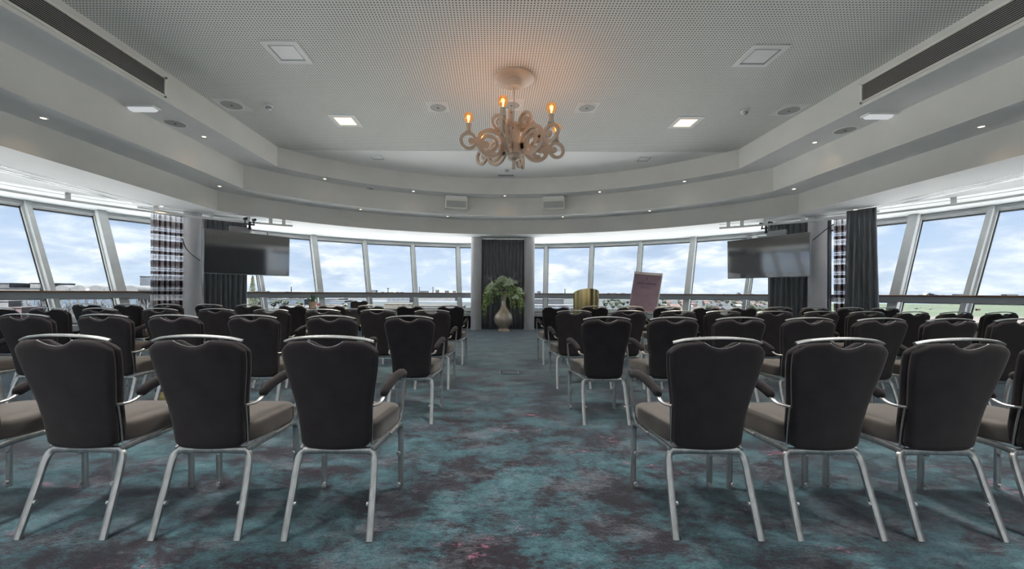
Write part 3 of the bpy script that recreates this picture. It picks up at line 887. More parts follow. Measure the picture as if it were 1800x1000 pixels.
# ------------------------------------------------------------------ vase with arrangement
vx, vy = .31, 11.66
vs = thing('floor_vase', 'tall pearly champagne floor vase with a trailing green bouquet between columns', 'vase', (vx, vy, 0))
prof = [(.19, 0), (.195, .02), (.19, .05), (.15, .075), (.125, .10), (.14, .125), (.215, .18), (.262, .26), (.280, .35), (.270, .44), (.228, .53), (.168, .60), (.122, .67), (.092, .75), (.076, .84), (.072, .93), (.085, 1.02), (.108, 1.10), (.135, 1.165), (.140, 1.18), (.130, 1.18), (.10, 1.10), (.07, 1.0)]
obj('vase_body', MB().lathe(prof, n=48), M['vase'], vs, 60)
M['leafpale'] = noisy(mat('pale_blossom', rough=.6), (.66, .74, .56), (.90, .94, .82), 14, 3)
M['leafgreen'] = noisy(mat('green_leaf', rough=.5), (.28, .40, .17), (.52, .64, .34), 10, 3)
M['leaflime'] = noisy(mat('lime_leaf', rough=.5), (.46, .60, .13), (.70, .80, .28), 10, 3)
M['twig'] = mat('grey_twig', (.34, .31, .37), .8)
M['leafdark'] = noisy(mat('succulent_leaf', rough=.4), (.03, .09, .06), (.07, .16, .10), 12, 3)
def leaf(mb, p, d, size, wid=.45):
    d = Vector(d).normalized()
    sd = d.cross(Vector((random.uniform(-1, 1), random.uniform(-1, 1), random.uniform(-1, 1))))
    if sd.length < .01: sd = Vector((1, 0, 0))
    sd.normalize(); nn = sd.cross(d)
    p = Vector(p)
    mb.add([p, p + d * size * .5 + sd * size * wid * .5 + nn * size * .1, p + d * size, p + d * size * .5 - sd * size * wid * .5 + nn * size * .1], [(0, 1, 2, 3)])
def rdir():
    while True:
        v = Vector((random.uniform(-1, 1), random.uniform(-1, 1), random.uniform(-1, 1)))
        if .1 < v.length < 1: return v.normalized()
random.seed(3)
clus = []
for k in range(38):
    a = random.uniform(0, 2 * PI); rr_ = random.uniform(.05, .56)
    hx = rr_ * math.cos(a); hy = rr_ * math.sin(a) * .55
    hz = 1.52 - .62 * (rr_ / .55) ** 2 * .75 + random.uniform(-.08, .05)
    clus.append((hx, hy, hz))
def translucent(m_, k=.45):
    t = m_.node_tree; b = t.nodes['Principled BSDF']; g = G(t)
    tl = g.n('ShaderNodeBsdfTranslucent')
    t.links.new(b.inputs['Base Color'].links[0].from_socket, tl.inputs[0])
    mx = g.n('ShaderNodeMixShader', i={0: k, 1: b.outputs[0], 2: tl.outputs[0]})
    t.links.new(mx.outputs[0], t.nodes['Material Output'].inputs[0])
for k_ in ('leafpale', 'leafgreen', 'leaflime'): translucent(M[k_])
bl = MB(); gl = MB()
for k, (x, y, z) in enumerate(clus):
    for q in range(110):
        d = rdir(); d.z = abs(d.z) * .8 + d.z * .2
        leaf(bl if k % 5 else gl, Vector((x, y, z)) + d * random.uniform(.05, .105), d + rdir() * .7, random.uniform(.03, .05), .8)
for q in range(620):
    a = random.uniform(0, 2 * PI); rr_ = random.uniform(0, .56) 
    x, y = rr_ * math.cos(a), rr_ * math.sin(a) * .55
    z = 1.42 - .6 * (rr_ / .55) ** 2 * .8 + random.uniform(-.14, .08)
    leaf(gl, (x, y, z), rdir() + Vector((math.cos(a), math.sin(a), .2)), random.uniform(.05, .09), .45)
bq = obj('blossoms', bl, M['leafpale'], vs, kind='stuff')
obj('foliage', gl, M['leafgreen'], vs, kind='stuff')
vn = MB(); stems = MB()
for x0, dx, zend, cnt in ((-.45, -.10, .45, 3), (-.54, -.05, .62, 3), (-.36, -.06, .72, 3), (.42, .10, .56, 3), (.52, .05, .70, 3), (.32, .03, .66, 3), (.16, .02, .72, 2)):
    for k in range(cnt):
        yy = random.uniform(-.15, .10)
        xx = x0 + random.uniform(-.05, .05)
        P = smoothpath([(xx * .4, yy * .5, 1.22), (xx * .85, yy, 1.32), (xx, yy, 1.15), (xx + dx * .5, yy, (1.15 + zend) / 2), (xx + dx + random.uniform(-.05, .05), yy, zend + random.uniform(0, .15))], 6)
        stems.tube(P, .004, .004, 4)
        for p in P[8:]:
            for q in range(2): leaf(vn, p + rdir() * .02, rdir() + Vector((0, 0, -.4)), random.uniform(.035, .055), .7)
obj('trailing_vines', vn, M['leaflime'], vs, kind='stuff')
obj('vine_stems', stems, M['leafgreen'], vs, kind='stuff')
for k in range(11):
    a = random.uniform(-1.15, -.1) if k < 8 else random.uniform(.2, .9)
    L = random.uniform(.62, .84)
    b0 = Vector((0, random.uniform(-.1, .1), 1.15)); tip = b0 + Vector((math.sin(a) * L, random.uniform(-.15, .1), math.cos(a) * L * .85 + .05))
    mid = (b0 + tip) / 2 + rdir() * .06
    tw = MB().tube(smoothpath([b0, mid, tip], 4), .009, .009, 5, radii=[1 - .09 * i for i in range(9)])
    for q in range(3):
        s0 = mid + (tip - mid) * random.uniform(.1, .8)
        tw.tube([s0, s0 + (tip - mid).normalized() * .14 + rdir() * .09], .005, .004, 4)
    obj('twig', tw, M['twig'], vs, 60)

# ------------------------------------------------------------------ brass lectern
lc = thing('lectern', 'brushed brass drum lectern with slanted top between front row and windows', 'lectern', (2.20, 9.3, 0))
mb = MB(); n = 40; rr_ = .298
loops = []
for (zf) in (0, .02, 1):
    L = []
    for j in range(n):
        a = 2 * PI * j / n
        x, y = rr_ * math.cos(a), rr_ * math.sin(a)
        ztop = 1.255 - .36 * (y + rr_)
        L.append((x, y, 0 if zf == 0 else (.02 if zf == .02 else ztop)))
    loops.append(L)
mb.loft(loops, True, False)
obj('drum', mb, M['gold'], lc, 50)
top = [(rr_ * .97 * math.cos(2 * PI * j / n), rr_ * .97 * math.sin(2 * PI * j / n), 1.235 - .36 * (rr_ * .97 * math.sin(2 * PI * j / n) + rr_)) for j in range(n)]
obj('desk_top', MB().loft([[(x, y, z - .02) for x, y, z in top], top]), M['blackmetal'], lc)
obj('plinth', MB().lathe([(.31, 0), (.31, .03), (.30, .035)], n=40), M['blackmetal'], lc, 40)

# ------------------------------------------------------------------ flip chart
fc = thing('flip_chart', 'flip chart easel with a mauve printed poster beside the windows', 'flip chart', (3.73, 9.62, 0), math.radians(-33))
BR = Matrix.Translation((0, 0, 1.19)) @ Matrix.Rotation(math.radians(5.5), 4, 'Y') @ Matrix.Rotation(math.radians(-14), 4, 'X')
def put(mb):
    mb.v = [tuple(BR @ Vector(p)) for p in mb.v]; return mb
M['poster'] = noisy(mat('mauve_poster', rough=.35), (.155, .12, .175), (.19, .145, .205), 3, 3)
M['ink'] = mat('dark_ink', (.018, .012, .02), .7)
M['fainter'] = mat('faint_ink', (.075, .05, .08), .6)
bw, bh = .66, .98
obj('board', put(MB().box(-bw / 2, bw / 2, -.005, .02, -bh / 2, bh / 2)), M['greymetal'], fc)
ps = obj('poster', put(MB().box(-bw / 2 + .02, bw / 2 - .02, -.009, -.005, -bh / 2 + .01, bh / 2 - .07)), M['poster'], fc)
obj('clamp_bar', put(MB().box(-bw / 2 + .01, bw / 2 - .01, -.022, -.005, bh / 2 - .06, bh / 2 - .02).box(-bw / 2, -bw / 2 + .03, -.03, .025, bh / 2 - .05, bh / 2 + .005).box(bw / 2 - .03, bw / 2, -.03, .025, bh / 2 - .05, bh / 2 + .005)), M['alu'], fc)
def text(body, size, x, z, material, name):
    cu = bpy.data.curves.new(name, 'FONT'); cu.body = body; cu.size = size; cu.align_x = 'CENTER'; cu.extrude = .0005; cu.offset = size * .03
    o = bpy.data.objects.new(name, cu); COL.objects.link(o); cu.materials.append(material); o.parent = ps
    o.matrix_local = BR @ Matrix.Translation((x, -.0105, z)) @ Matrix.Rotation(PI / 2, 4, 'X')
    me = bpy.data.meshes.new_from_object(o); bpy.data.objects.remove(o)
    o = bpy.data.objects.new(name, me); COL.objects.link(o); o.parent = ps
    o.matrix_local = BR @ Matrix.Translation((x, -.0105, z)) @ Matrix.Rotation(PI / 2, 4, 'X')
    return o
text('EXCITING MEETINGS', .048, 0, .185, M['ink'], 'heading_text')
lg = MB()
lg.add([(-.022, -.0105, .30), (-.008, -.0105, .30), (-.002, -.0105, .34), (.026, -.0105, .375), (.006, -.0105, .365), (-.016, -.0105, .345)], [(0, 1, 2, 3, 4, 5)])
obj('emblem', put(lg), M['ink'], ps)
fl_ = MB()
for z, w_, n_ in ((.262, .22, 9), (.145, .40, 16), (.105, .26, 10), (.085, .24, 9)):
    x = -w_ / 2
    for k in range(n_):
        L = w_ / n_ * random.uniform(.45, .85)
        fl_.box(x, x + L, -.0105, -.0092, z - .006, z + .006); x += w_ / n_
obj('small_print', put(fl_), M['fainter'], ps, kind='stuff')
dd_ = MB()
for k in range(44):
    x, z, q = random.uniform(-.29, .29), random.uniform(-.44, .04), random.uniform(.02, .055)
    a0 = random.uniform(0, 6)
    P = [(x + q * math.cos(a0 + i * .6) * (1 + .3 * math.sin(i * 1.7 + k)), -.0098, z + q * math.sin(a0 + i * .6)) for i in range(random.randint(5, 11))]
    P = [(min(max(a, -.315), .315), b_, min(max(c, -.465), .09)) for a, b_, c in P]
    dd_.tube(P, .003, .0012, 4)
obj('line_drawing', put(dd_), M['fainter'], ps, kind='stuff')
obj('pen_tray', put(MB().box(-.32, .32, -.06, 0, -bh / 2 - .02, -bh / 2)), M['greymetal'], fc)
hub = Vector((0, .16, .62))
obj('pole', MB().tube([(0, .13, .72), (0, .17, .30)], .016, .016, 10).tube([(0, .06, 1.1), (0, .15, .65)], .014, .014, 8), M['alu'], fc, 40)
for a in (20, 140, 260):
    q = Vector((math.cos(math.radians(a)) * .42, math.sin(math.radians(a)) * .42 + .16, .012))
    lg = obj('leg', MB().tube([(0, .165, .40), q], .012, .012, 8), M['alu'], fc, 40)
    obj('foot', MB().sphere((q.x, q.y, .018), .018, 10, 6), M['blackmetal'], lg, 60)
obj('collar', MB().tube([(0, .166, .36), (0, .163, .44)], .028, .028, 12), M['blackmetal'], fc, 40)

# ------------------------------------------------------------------ speaker's desk, side table, plant
M['walnut'] = noisy(mat('dark_table', rough=.45), (.045, .036, .036), (.075, .062, .062), 6, 4, stretch=(.4, 4, 1))
dk = thing('desk', 'dark speaker desk on white legs in front of the lone facing chair', 'desk', (-2.93, 9.30, 0))
obj('table_top', MB().box(-.63, .63, -.3, .3, .715, .75), M['walnut'], dk)
obj('modesty_panel', MB().box(-.50, .50, -.22, -.20, .36, .70), M['walnut'], dk)
for sx in (-1, 1):
    for sy in (-1, 1):
        obj('leg', MB().tube([(sx * .57, sy * .25, 0), (sx * .57, sy * .25, .715)], .022, .022, 12), M['white'], dk, 40)
cm = thing('webcam', 'small white conference camera standing on the speaker desk', 'camera', (-3.42, 9.12, .75), 0)
obj('body', MB().lathe([(.045, 0), (.05, .01), (.03, .03), (.028, .05)], n=16).sphere((0, 0, .085), .048, 14, 8), M['white'], cm, 60)
obj('lens', MB().tube([(0, -.03, .085), (0, -.054, .085)], .024, .020, 14), M['dark'], cm, 40)
st = thing('side_table', 'small round white edged side table carrying the potted succulent', 'table', (-4.22, 9.25, 0))
obj('table_top', MB().lathe([(.05, .715), (.24, .715), (.25, .725), (.25, .738), (.24, .745), (.02, .745)], n=32), M['white'], st, 40)
obj('pedestal', MB().lathe([(.022, .02), (.022, .715)], n=12), M['alu'], st, 40)
obj('base', MB().lathe([(.20, 0), (.20, .012), (.03, .025)], n=28), M['alu'], st, 40)
M['pot'] = noisy(mat('terracotta_pot', rough=.8), (.26, .19, .15), (.38, .29, .23), 8, 3)
pt = thing('potted_plant', 'spiky green succulent in a brown pot on round side table', 'plant', (-4.24, 9.20, .745))
obj('saucer', MB().lathe([(.085, 0), (.10, .012), (.09, .014)], n=20), M['dark'], pt, 40)
obj('pot', MB().lathe([(.062, .012), (.085, .14), (.088, .17), (.08, .17), (.078, .15)], n=24), M['pot'], pt, 40)
for k in range(15):
    a = 2 * PI * k / 15 * 2.4; sp_ = .02 + .085 * (k % 5) / 4; L = .24 - .012 * (k % 5) 
    P = smoothpath([(0.01 * math.cos(a), .01 * math.sin(a), .14), (sp_ * .9 * math.cos(a), sp_ * .9 * math.sin(a), .14 + L * .5), (sp_ * 1.9 * math.cos(a), sp_ * 1.9 * math.sin(a), .14 + L * (1 - sp_ * 3.2))], 4)
    obj('leaf', MB().tube(P, .016, .007, 6, radii=[1, 1.05, 1.05, 1, .9, .8, .6, .4, .1]), M['leafdark'], pt, 60)
cp = thing('candle_cup', 'small red and white cup beside the potted succulent', 'cup', (-4.06, 9.16, .745))
obj('cup', MB().lathe([(.035, 0), (.042, .05), (.044, .085), (.038, .085), (.036, .06)], n=18), M['white'], cp, 40)
obj('filling', MB().lathe([(.037, .06), (.037, .10), (.02, .13), (.004, .14)], n=14), mat('red_wax', (.35, .06, .05), .5), cp, 50)

# floor outlet box
fb = thing('floor_box', 'flush floor outlet box with metal edges in the aisle carpet', 'floor box', (.24, 5.62, 0))
obj('lid', MB().box(-.105, .115, -.10, .10, .0, .004), M['carpet'], fb)
obj('edge_strip', MB().box(.118, .128, -.11, .11, 0, .007), M['alu'], fb)
obj('edge_strip', MB().box(-.14, -.13, -.11, .11, 0, .007), M['alu'], fb)
obj('seam_frame', MB().box(-.13, .118, .10, .11, 0, .005).box(-.105, .118, -.11, -.10, 0, .005), M['dark'], fb)
obj('cable_flap', MB().box(-.128, -.106, -.05, .06, 0, .005), M['blackmetal'], fb)
# small bag on a distant floor spot between chairs
bgm = thing('snack_bag', 'small blue and yellow bag lying on carpet between the chairs', 'bag', (-3.40, 4.02, 0), .4)
bgm.scale = (.7, .7, .75)
obj('pouch', MB().loft([[(-.06, -.04, 0), (.06, -.04, 0), (.06, .04, 0), (-.06, .04, 0)], [(-.07, -.05, .07), (.07, -.05, .07), (.07, .05, .07), (-.07, .05, .07)], [(-.06, -.01, .15), (.06, -.01, .15), (.06, .01, .15), (-.06, .01, .15)]]), mat('yellow_paper', (.62, .52, .22), .5), bgm)
obj('flap', MB().box(-.062, .062, -.012, .012, .15, .19), mat('navy_paper', (.03, .03, .10), .5), bgm)

# ------------------------------------------------------------------ outside: ground far below the tower room
GZ = -25.0
EYE = 1.14
def at(pxl, D): return ((pxl - 867) / 690 * D, D)
def disc(r0, r1, z, n=96):
    mb = MB()
    if r0 <= 0: return mb.lathe([(r1, z), (r1, z - .5)], n=n, cap0=True, cap1=False)
    return mb.lathe([(r0, z), (r1, z)], n=n, cap0=False, cap1=False)
M['land'] = noisy(mat('city_land', rough=.95), (.022, .030, .034), (.050, .060, .064), .012, 9, lo=.40, hi=.62)  # bluish grey puts the distance haze into the base colour
M['bounce'] = noisy(mat('pale_bounce_ground', rough=.9), (.74, .73, .71), (.84, .83, .81), .05, 6)  # unseen pale ground, added to throw sunlight up onto the ceiling
M['field'] = noisy(mat('green_field', rough=.95), (.040, .062, .032), (.058, .078, .044), .01, 6)
M['water'] = mat('pale_water', (.09, .105, .125), .3, spec=.5)
M['sand'] = noisy(mat('pale_ground', rough=.95), (.085, .075, .068), (.125, .11, .10), .02, 6)
obj('ground', disc(0, 24000, GZ), M['land'], kind='structure')
obj('ground_bounce', disc(0, 260, GZ + .15), M['bounce'], kind='structure')
M['bouncecut'] = noisy(mat('bounce_cut_surface', rough=.9), (.15, .16, .165), (.22, .23, .235), .2, 5)
obj('ground_bounce_cut', MB().lathe([(42, GZ), (42, GZ + 5), (41.4, GZ + 5), (41.4, GZ + 4.6), (.01, GZ + 4.6)], n=64, cap0=False, cap1=False), M['bouncecut'], kind='structure')  # unseen dark base, added to cut bounce light on the lowest soffit
def sector(name, m, p0, p1, D0, D1, z):
    mb = MB(); n = 8
    a = [at(p0 + (p1 - p0) * i / n, 1) for i in range(n + 1)]
    mb.add([(x * D0, D0, z) for x, _ in a] + [(x * D1, D1, z) for x, _ in a], [(i, i + 1, i + n + 2, i + n + 1) for i in range(n)])
    obj(name, mb, m, kind='structure')
sector('ground_field', M['field'], 1440, 2300, 480, 1150, GZ + .3)
sector('water_canal', M['water'], 1440, 2300, 1150, 1750, GZ + .3)
sector('ground_far_field', M['field'], 1440, 2300, 1750, 4000, GZ + .3)
sector('ground_sand', M['sand'], 1440, 2300, 262, 480, GZ + .35)
sector('ground_lawn', M['field'], 1040, 1400, 380, 640, GZ + .3)
sector('ground_road', M['sand'], -300, 420, 290, 420, GZ + .35)
sector('water_basin', M['water'], 560, 840, 1100, 2200, GZ + .3)

K_OUT = .27
cols = {'white': (.50, .52, .55), 'blue': (.22, .28, .37), 'grey': (.24, .26, .29), 'beige': (.34, .31, .25), 'red': (.34, .20, .17), 'slate': (.11, .13, .17), 'teal': (.10, .22, .28), 'pink': (.34, .22, .22), 'brick': (.26, .19, .17)}  # dulled and blued: distance haze is mixed into these base colours
BM = {k: noisy(mat('facade_' + k, rough=.8), tuple(c * .85 * K_OUT for c in v), tuple(min(1, c * 1.12) * K_OUT for c in v), .15, 3) for k, v in cols.items()}
M['winband'] = mat('far_window_glass', (.06, .08, .11), .2)
def building(name, label, pc_, wpx, D, hgt, dep, wall, roof, style='flat', nwin=0, group=None, cat='building'):
    x, y = at(pc_, D)
    w = wpx / 690 * D
    rz = -math.atan2(x, y) * .0
    r = thing(name, label, cat, (x, y, GZ), 0, group)
    obj('wall', MB().box(-w / 2, w / 2, 0, dep, 0, hgt), BM[wall], r)
    if style == 'gable':
        rh = min(w, dep) * .30
        obj('roof', MB().add([(-w / 2 - .3, -.3, hgt), (w / 2 + .3, -.3, hgt), (w / 2 + .3, dep + .3, hgt), (-w / 2 - .3, dep + .3, hgt), (-w / 2, dep / 2, hgt + rh), (w / 2, dep / 2, hgt + rh)],
                             [(0, 1, 5, 4), (3, 4, 5, 2), (0, 4, 3), (1, 2, 5), (0, 3, 2, 1)]), BM[roof], r)
    elif style == 'flat':
        obj('roof', MB().box(-w / 2 - .4, w / 2 + .4, -.4, dep + .4, hgt, hgt + .6), BM[roof], r)
    elif style == 'vault':
        nb = max(1, round(w / 16)); bw_ = w / nb
        for k in range(nb):
            cxx = -w / 2 + bw_ * (k + .5)
            L0 = [(cxx + bw_ / 2 * math.cos(PI * i / 14), 0, hgt + bw_ * .40 * math.sin(PI * i / 14)) for i in range(15)]
            L1 = [(a, dep, c) for a, _, c in L0]
            mb = MB(); mb.v = L0 + L1
            mb.f = [(i, i + 1, i + 16, i + 15) for i in range(14)] + [tuple(range(15)), tuple(range(29, 14, -1))]
            obj('roof_vault', mb, BM[roof], r, 30)
    for k in range(nwin):
        ww = w / (nwin * 1.5)
        xx = -w / 2 + w * (k + .5) / nwin
        obj('window', MB().box(xx - ww / 2, xx + ww / 2, -.25, .1, hgt * .45, hgt * .80), M['winband'], r)
    return r
TAKEN = []
def free(x, y, r):
    if any((x - a) ** 2 + (y - b_) ** 2 < (r + c) ** 2 for a, b_, c in TAKEN): return False
    TAKEN.append((x, y, r)); return True
# beyond the speaker table side windows
building('station_hall', 'long hall with pale barrel vaulted roofs beyond the side windows', 168, 150, 345, 25.2, 60, 'grey', 'white', 'vault', 10)
building('office_tower', 'plain blue grey tower block beside the plaid curtain', 265, 38, 425, 42, 30, 'blue', 'slate', 'flat')
building('terminal', 'low white terminal with a window row beyond side windows', 20, 100, 340, 28.0, 25, 'white', 'grey', 'flat', 14)
building('office_block', 'grey block above the low white terminal at the frame edge', 2, 28, 380, 33.0, 30, 'grey', 'slate', 'flat', 3)
building('office_block', 'pale grey block behind the leaning mullion beyond the terminal', 62, 18, 390, 33.5, 30, 'white', 'grey', 'flat', 2)
building('roof_hut', 'small dark plant room behind the barrel vaulted hall', 105, 12, 420, 33.5, 12, 'slate', 'slate', 'flat')
building('truck_shed', 'white shed low behind the rearmost side chairs', 2, 26, 292, 18, 8, 'white', 'white', 'flat')
building('container_shed', 'pinkish shed low beyond the side windows', 25, 26, 285, 13.5, 14, 'pink', 'pink', 'flat')
# straight ahead
GB = 'industrial sheds beyond the front windows'
SH = [(580, 30, 900, 11, 60, 'blue', 'white', 'flat', 0, 'blue long shed behind the succulent'),
      (593, 26, 700, 11, 40, 'white', 'white', 'flat', 8, 'white glazed shed behind the succulent'),
      (623, 44, 640, 8, 30, 'teal', 'blue', 'flat', 7, 'teal glass building behind the facing chair'),
      (584, 24, 600, 3.5, 16, 'red', 'red', 'flat', 0, 'orange roofed long shed between succulent and facing chair'),
      (700, 48, 620, 7.5, 36, 'beige', 'beige', 'flat', 0, 'beige roofed warehouse beside the desk'),
      (700, 40, 1050, 13, 60, 'white', 'slate', 'flat', 5, 'white dark-trimmed shed behind the beige warehouse'),
      (770, 90, 560, 7, 40, 'beige', 'beige', 'flat', 9, 'pale beige long warehouse near the middle column'),
      (660, 110, 1300, 14, 90, 'white', 'white', 'flat', 0, 'very long pale shed across the water'),
      (765, 70, 1250, 15, 90, 'white', 'grey', 'flat', 0, 'long pale shed across the water near the middle column'),
      (500, 70, 800, 11, 50, 'blue', 'grey', 'flat', 6, 'blue grey shed under the television'),
      (518, 50, 560, 4, 24, 'blue', 'white', 'flat', 0, 'low white roofed shed under the television'),
      (947, 16, 900, 12, 50, 'slate', 'white', 'flat', 0, 'dark shed beside the middle column, flip chart side'),
      (977, 28, 880, 12.5, 50, 'slate', 'grey', 'flat', 0, 'dark slate shed beside the brass lectern'),
      (975, 72, 600, 7.5, 40, 'white', 'white', 'flat', 9, 'long white hall beside the brass lectern')]
for (p, w_, D, h_, dp, wa, ro, sty, nw, lab) in SH:
    building('warehouse', 'distant ' + lab, p, w_, D, h_, dp, wa, ro, sty, nw, GB)
GH = 'distant blocks on the horizon'
for p, w_, D, h_, c, lab in ((655, 12, 2400, 40, 'blue', 'pale blue block on the horizon behind the desk'), (745, 14, 2300, 36, 'slate', 'long dark block on the horizon beside a chimney'), (768, 5, 2300, 42, 'slate', 'narrow dark block on the horizon beside a chimney'),
                             (785, 6, 2300, 38, 'slate', 'dark block on the horizon between chimneys and column'), (798, 5, 2300, 38, 'grey', 'grey block on the horizon near the middle column'), (948, 5, 2000, 36, 'slate', 'dark block on the horizon by the middle column, flip chart side'),
                             (1690, 14, 2600, 34, 'grey', 'low grey block on the horizon past the green field'), (1780, 20, 2600, 34, 'grey', 'long grey block on the horizon past the green field')):
    building('office_block', lab, p, w_, D, h_, 30, c, c, 'flat', 0, GH)
GC = 'factory chimneys on the horizon'
for p, D, h_, lab in ((737, 1900, 52, 'dark factory chimney on the horizon beside a window mullion'), (761, 1900, 54, 'tapered factory chimney on the horizon near the middle column'), (512, 1600, 46, 'thin chimney on the horizon under the television'), (993, 1800, 46, 'church spire on the horizon beside the brass lectern'), (682, 2000, 47, 'water tower on the horizon beside the desk')):
    x, y = at(p, D)
    r = thing('chimney', lab, 'chimney', (x, y, GZ), 0)
    obj('shaft', MB().lathe([(3.2, 0), (1.8, h_)], n=10), BM['slate'], r, 40)
    obj('cap', MB().lathe([(2.4, h_), (2.4, h_ + 1.2)], n=10) if 'water' not in lab else MB().lathe([(2, h_ - 4), (6, h_ - 1), (6, h_ + 1), (1, h_ + 3)], n=10), BM['grey'], r, 40)
# houses with coloured roofs beyond the flip chart
random.seed(21)
GHO = 'far town houses beyond the flip chart windows'
for k in range(110):
    p = random.uniform(1165, 1420); D = random.choice([520, 640, 760, 900, 1100, 1350]) + random.uniform(-40, 40)
    w_ = random.uniform(7, 17) * 600 / D
    if not free(*at(p, D), w_ / 690 * D * .5 + 8): continue
    wa, ro = random.choice([('white', 'red'), ('white', 'slate'), ('pink', 'red'), ('white', 'white'), ('beige', 'brick'), ('brick', 'slate')])
    building('house', 'tiny far house, %s walls, %s roof, in town beyond flip chart windows' % (wa, ro), p, w_, D, random.uniform(5, 9), random.uniform(9, 14), wa, ro, 'gable', 0, 'far %s houses with %s roofs' % (wa, ro), 'house')

# trees
def lump(mb, c, r, n=9, m=6, sz=1.0):
    o = len(mb.v)
    mb.sphere(c, r, n, m, sz)
    for i in range(o, len(mb.v)):
        v = Vector(mb.v[i]) - Vector(c)
        mb.v[i] = tuple(Vector(c) + v * random.uniform(.78, 1.18))
M['crown'] = noisy(mat('tree_crown', rough=.9), (.018, .028, .020), (.040, .054, .036), .35, 4)
M['crownpale'] = noisy(mat('pale_tree_crown', rough=.9), (.07, .09, .055), (.13, .155, .10), .8, 4)
M['bare'] = noisy(mat('bare_branches', rough=.9), (.06, .068, .078), (.13, .14, .15), 1.5, 4)
M['trunk'] = mat('trunk_bark', (.08, .065, .05), .9)
random.seed(5)
tmesh = []
for v in range(5):
    mb = MB()
    for q in range(7): lump(mb, (random.uniform(-2.4, 2.4), random.uniform(-2.4, 2.4), random.uniform(4.5, 8)), random.uniform(1.6, 2.6))
    tmesh.append((mb.mesh('crown'), MB().tube([(0, 0, 0), (0, 0, 5)], .35, .35, 6).mesh('trunk')))
def tree(x, y, k, label, group, m='crown'):
    r = thing('tree', label, 'tree', (x, y, GZ), random.uniform(0, 6), group)
    r.scale = (k, k, k * random.uniform(.9, 1.2))
    me, tr_ = random.choice(tmesh)
    o = link('crown', me, None, r)
    if not me.materials: me.materials.append(M['crown'])
    link('trunk', tr_, M['trunk'], r)
for k in range(110):
    p = random.uniform(1060, 1425); D = random.uniform(480, 1300)
    x, y = at(p, D)
    if free(x, y - 3, 5): tree(x, y - 3, random.uniform(.8, 1.3), 'far green tree among the houses beyond the flip chart windows', 'far trees among the houses')
for (p, w_, D, *_r) in SH:
    for q in range(9): TAKEN.append((*at(p - w_ / 2 + w_ * q / 8, D + 20), 34))
for k in range(60):
    p = random.uniform(440, 560); D = random.uniform(600, 1500)
    x, y = at(p, D)
    if free(x, y, 5): tree(x, y, random.uniform(.8, 1.3), 'far green tree among the sheds under the television', 'far trees among the sheds')
# bare winter trees beyond the side windows: nobody could count them
mb = MB()
random.seed(9)
for k in range(220):
    p = random.uniform(-150, 275); D = random.uniform(306, 324)
    x, y = at(p, D); hh = random.uniform(13, 22)
    for q in range(16):
        a = random.uniform(0, 2 * PI); L = random.uniform(1.5, 4.0); z0 = random.uniform(hh * .25, hh * .8)
        mb.add([(x, y, GZ + z0), (x + .5, y, GZ + z0), (x + L * math.cos(a) + .1, y + L * math.sin(a), GZ + z0 + random.uniform(2, 5))], [(0, 1, 2)])
    mb.add([(x - .25, y, GZ), (x + .25, y, GZ), (x + .1, y, GZ + hh * .9), (x - .1, y, GZ + hh * .9)], [(0, 1, 2, 3)])
o = obj('bare_thicket', mb, M['bare'], kind='stuff'); tag(o, 'grey bare thicket of trees beyond the side windows below the rail', 'trees')
# horizon treeline
mb = MB(); prev = None
random.seed(2)
pts = []
n = 500
for i in range(n + 1):
    a = math.radians(-80 + 160 * i / n)
    D = 2600 + 300 * math.sin(i * .07) + random.uniform(-60, 60)
    h_ = 17 + 6 * math.sin(i * .13) + random.uniform(0, 9)
    if random.random() < .05: h_ += 8
    x, y = D * math.sin(a), D * math.cos(a)
    pts.append((x, y, h_))
mb.v = [(x, y, GZ) for x, y, h_ in pts] + [(x, y, GZ + h_) for x, y, h_ in pts] + [(x * 1.03, y * 1.03, GZ + h_ * .8) for x, y, h_ in pts]
mb.f = [(i, i + 1, i + n + 2, i + n + 1) for i in range(n)] + [(i + n + 1, i + n + 2, i + 2 * n + 3, i + 2 * n + 2) for i in range(n)]
o = obj('treeline', mb, noisy(mat('haze_tinted_woods', rough=1), (.040, .054, .075), (.055, .070, .092), .01, 5), kind='stuff')  # haze painted in as a bluish base colour
tag(o, 'hazy blue distant treeline along the whole horizon', 'treeline')
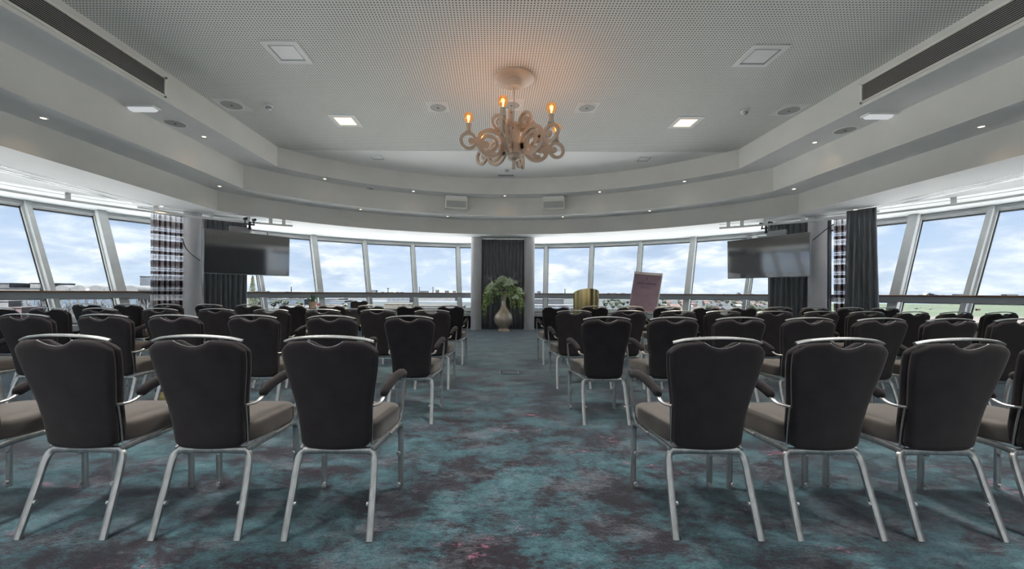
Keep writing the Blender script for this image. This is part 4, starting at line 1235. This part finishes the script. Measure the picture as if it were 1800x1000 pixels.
# tall poplar close to the tower
random.seed(31)
x, y = at(444, 150)
r = thing('poplar', 'tall pale green poplar seen past the curtain under the television', 'tree', (x, y, GZ))
mb = MB()
for q in range(5200):
    t_ = random.random(); z = 4 + 28 * t_
    wr = 2.3 * math.sin(PI * min(1, .12 + t_ * .88)) ** .7 * (1.05 - .5 * t_)
    a = random.uniform(0, 2 * PI); rr_ = wr * math.sqrt(random.random())
    leaf(mb, (rr_ * math.cos(a), rr_ * math.sin(a), z), rdir() + Vector((0, 0, .5)), random.uniform(.35, .6), .7)
obj('foliage', mb, M['crownpale'], r, kind='stuff')
obj('trunk', MB().tube([(0, 0, 0), (0, 0, 29)], .35, .35, 8, radii=[1, .2]), M['trunk'], r, 40)
# small aircraft and a wind sock hut on the field
for p, D, ang, acc, lab in ((1636, 690, .3, 'red', 'small white and red propeller aircraft parked on the green field'), (1612, 720, -.4, 'slate', 'small white and dark aircraft parked on the green field')):
    x, y = at(p, D)
    r = thing('light_aircraft', lab, 'aircraft', (x, y, GZ + .3), ang)
    obj('fuselage', MB().tube([(-3.5, 0, 1.6), (-3, 0, 1.6), (-1, 0, 1.7), (1.5, 0, 1.8), (4.5, 0, 2.0)], .75, .8, 10, radii=[.3, .9, 1.1, .9, .25]), BM['white'], r, 50)
    obj('wing', MB().box(-1.2, .5, -5.5, 5.5, 2.5, 2.7), BM['white'], r)
    obj('tail_fin', MB().add([(3.4, -.08, 2), (4.8, -.08, 2), (5.0, -.08, 3.8), (4.3, -.08, 3.8), (3.4, .08, 2), (4.8, .08, 2), (5.0, .08, 3.8), (4.3, .08, 3.8)], [(0, 1, 2, 3), (7, 6, 5, 4), (0, 4, 5, 1), (1, 5, 6, 2), (2, 6, 7, 3), (3, 7, 4, 0)]), BM[acc], r)
    obj('tailplane', MB().box(4.0, 4.9, -1.8, 1.8, 2.0, 2.1), BM[acc], r)
    for q in ((-2.4, 0), (-.2, 1.2), (-.2, -1.2)):
        obj('wheel', MB().tube([(q[0], q[1] - .12, .35), (q[0], q[1] + .12, .35)], .35, .35, 10).box(q[0] - .06, q[0] + .06, q[1] - .06, q[1] + .06, .35, 1.2), BM['slate'], r, 40)
building('field_hut', 'small red marker hut on the green field beyond the end chairs', 1721, 5, 660, 3.2, 3, 'red', 'red', 'flat')

# tone of the far land and town
for m_ in [M[k] for k in ('land', 'field', 'sand', 'crown', 'crownpale', 'bare')] + list(BM.values()) + [bpy.data.materials['haze_tinted_woods']]:
    for nd in m_.node_tree.nodes:
        if nd.type == 'VALTORGB':
            for e in nd.color_ramp.elements: e.color = tuple(c * .54 for c in e.color[:3]) + (1,)
